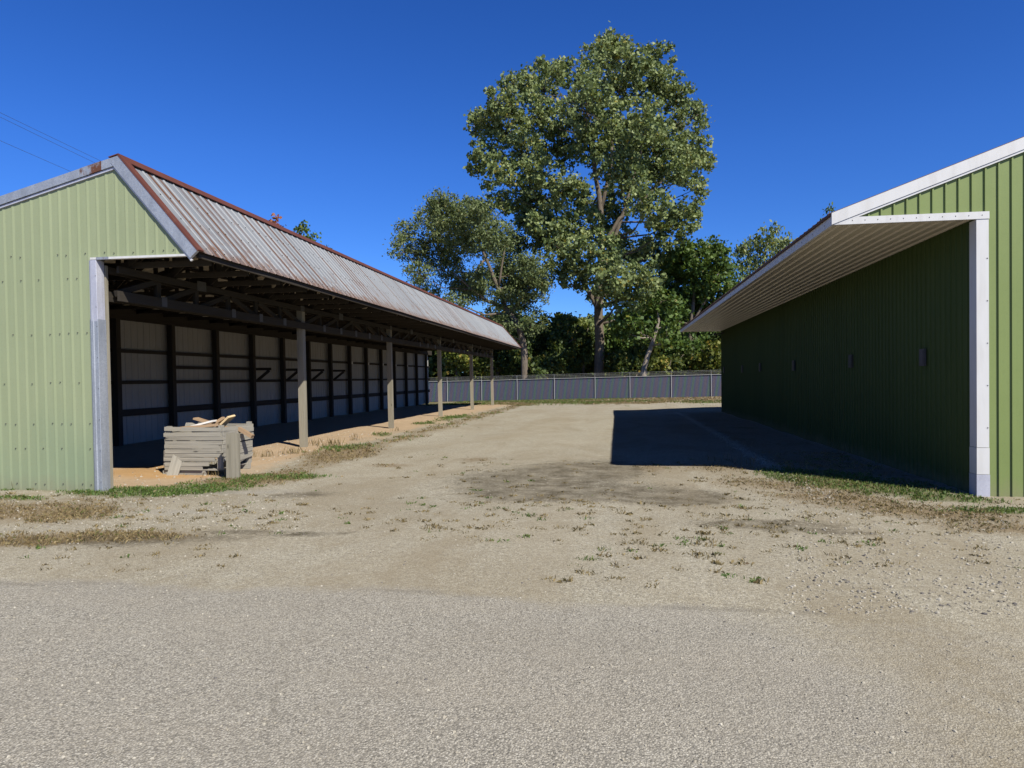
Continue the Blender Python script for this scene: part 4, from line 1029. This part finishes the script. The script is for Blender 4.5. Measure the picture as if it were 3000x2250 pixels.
# taller stalks: by the sage gable, by the posts and along the shade edge
Wv, Wh = [], []
for px, py, n, h in ((90, 1425, 26, .22), (110, 1425, 14, .40), (15, 1430, 14, .14), (920, 1305, 40, .18), (980, 1310, 40, .22), (860, 1330, 50, .16), (780, 1340, 40, .15), (2330, 1380, 8, .22), (2190, 1360, 6, .2), (2130, 1352, 8, .16), (2090, 1350, 8, .14),
                    (620, 1375, 60, .16), (600, 1385, 60, .14), (640, 1390, 40, .12), (1160, 1262, 14, .16), (1040, 1290, 20, .2)):
    c = G(px, py)
    for _ in range(n):
        x, y = c.x + rg.normal() * .12, c.y + rg.normal() * .10
        Wv.append((x, y, gz(x, y))); Wh.append(h * rg.uniform(.5, 1.2))
blades('tall_weed_cover', Wv, Wh, .010, M['weed'], .45, 'taller thin weed stalks beside the posts and walls', rg)
# fallen leaves by the fence, loose stones
n = 5200; xs = rg.uniform(-11, 8, n); q = rg.random(n) ** .6; ys_ = 43.5 + q * 8.6; V = []
for x, y in zip(xs, ys_):
    if y > fx(x) - .15: continue
    z = gz(x, y) + .01; a = rg.uniform(0, 6.28); s = rg.uniform(.035, .075); c_, s_ = math.cos(a) * s, math.sin(a) * s; k = rg.uniform(-.03, .03)
    V.append([(x - c_, y - s_, z), (x + s_, y - c_, z + k + .02), (x + c_, y + s_, z + .02), (x - s_, y + c_, z + .02 - k)])
M['litter'] = m_leaf('leaf_litter', (.16, .11, .06), (.28, .20, .12), (.42, .33, .22), (.50, .46, .38), .9, .15, .6)
o = quads('fallen_leaves', np.array(V), rg.random(len(V)), M['litter']); tag(o, 'dry fallen leaves scattered before the fence', 'leaves', kind='stuff')
ico = bpy.data.meshes.new('t'); import bmesh
bm = bmesh.new(); bmesh.ops.create_icosphere(bm, subdivisions=1, radius=1); IV = np.array([v.co[:] for v in bm.verts]); IF = np.array([[v.index for v in f.verts] for f in bm.faces]); bm.free()
Vt, rv = [], []
def stones(n, fx_, smin, smax):
    for _ in range(n):
        x, y = fx_(); s = smin + (smax - smin) * rg.random() ** 2.5; v = IV * (1 + rg.normal(size=(len(IV), 1)) * .16) * np.array([1, rg.uniform(.6, 1), rg.uniform(.45, .8)]) * s
        a = rg.uniform(0, 6.28); c_, s_ = math.cos(a), math.sin(a); v = v @ np.array([[c_, s_, 0], [-s_, c_, 0], [0, 0, 1]]); v += np.array([x, y, gz(x, y) + s * .15])
        Vt.append(v[IF]); rv.append(np.full(len(IF), rg.random()))
def near():
    y = 2.2 + rg.random() ** 1.3 * 9; return rg.uniform(-.95, .95) * y - .15 * y, y
stones(5200, near, .004, .011)
def edgeR():
    p = G(rg.uniform(2300, 3000), rg.uniform(1480, 1800)); return p.x, p.y
stones(1500, edgeR, .006, .018)
def edgeL():
    p = G(rg.uniform(0, 900), rg.uniform(1440, 1560)); return p.x, p.y
stones(900, edgeL, .006, .018)
def drip(): return 2.68 + rg.normal() * .12, rg.uniform(9, 20)
stones(1100, drip, .008, .02)
def shed(): return rg.uniform(-8.5, -6.2), rg.uniform(9.3, 20)
stones(500, shed, .008, .025)
t = NT('loose_stone'); r_ = t.n('Attribute', attribute_name='rnd').outputs['Fac']
M['stone'] = t.bsdf(t.ramp(r_, [(0., (.14, .13, .125)), (.3, (.32, .29, .24)), (.7, (.38, .35, .29)), (1., (.46, .43, .37))]), .9, 0, .2)
o = quads('gravel', np.concatenate(Vt), np.concatenate(rv), M['stone']); tag(o, 'loose stones lying over the gravel lot', 'gravel', kind='stuff')

# ------------------------------------------------------------------ light
sd = Vector((.79, -.76, 1.0)).normalized()
EL = math.asin(sd.z)
w = bpy.data.worlds.new('World'); sc.world = w; w.use_nodes = True
nt_ = w.node_tree; bg = nt_.nodes['Background']
sky = nt_.nodes.new('ShaderNodeTexSky'); sky.sky_type = 'NISHITA'; sky.sun_disc = False
sky.sun_elevation = EL; sky.sun_rotation = math.atan2(sd.x, sd.y)
sky.altitude = 1200; sky.air_density = 1.0; sky.dust_density = .0; sky.ozone_density = 2.5
hs = nt_.nodes.new('ShaderNodeHueSaturation'); hs.inputs['Saturation'].default_value = 1.25; hs.inputs['Value'].default_value = 1.0
nt_.links.new(sky.outputs[0], hs.inputs['Color'])
tc = nt_.nodes.new('ShaderNodeTexCoord'); sx_ = nt_.nodes.new('ShaderNodeSeparateXYZ'); nt_.links.new(tc.outputs['Generated'], sx_.inputs[0])
rp = nt_.nodes.new('ShaderNodeValToRGB'); nt_.links.new(sx_.outputs[2], rp.inputs[0])       # bluer sky, dimmed above the view to weaken fill light in shadows
cr_ = rp.color_ramp; cr_.elements[0].position = 0.0; cr_.elements[0].color = (.42, .80, 1.55, 1); cr_.elements[1].position = .80; cr_.elements[1].color = (.10, .12, .17, 1)
for p_, c_ in ((.10, (.62, .95, 1.60, 1)), (.30, (.68, 1.0, 1.70, 1)), (.50, (.62, .92, 1.60, 1)), (.63, (.15, .19, .28, 1))):
    e_ = cr_.elements.new(p_); e_.color = c_
mu = nt_.nodes.new('ShaderNodeMix'); mu.data_type = 'RGBA'; mu.blend_type = 'MULTIPLY'; mu.inputs[0].default_value = 1.0
nt_.links.new(hs.outputs[0], mu.inputs[6]); nt_.links.new(rp.outputs[0], mu.inputs[7]); nt_.links.new(mu.outputs[2], bg.inputs['Color'])
bg.inputs['Strength'].default_value = .068
ld = bpy.data.lights.new('sun', 'SUN'); ld.energy = 5.0; ld.angle = R(.5); ld.color = (1, .95, .83)
lo = bpy.data.objects.new('sun', ld); COL.objects.link(lo); lo.rotation_euler = sd.to_track_quat('Z', 'Y').to_euler()
sc.cycles.diffuse_bounces = 1; sc.cycles.max_bounces = 6
sc.view_settings.view_transform = 'Standard'; sc.view_settings.look = 'None'; sc.view_settings.gamma = 1.0
sc.view_settings.exposure = .38
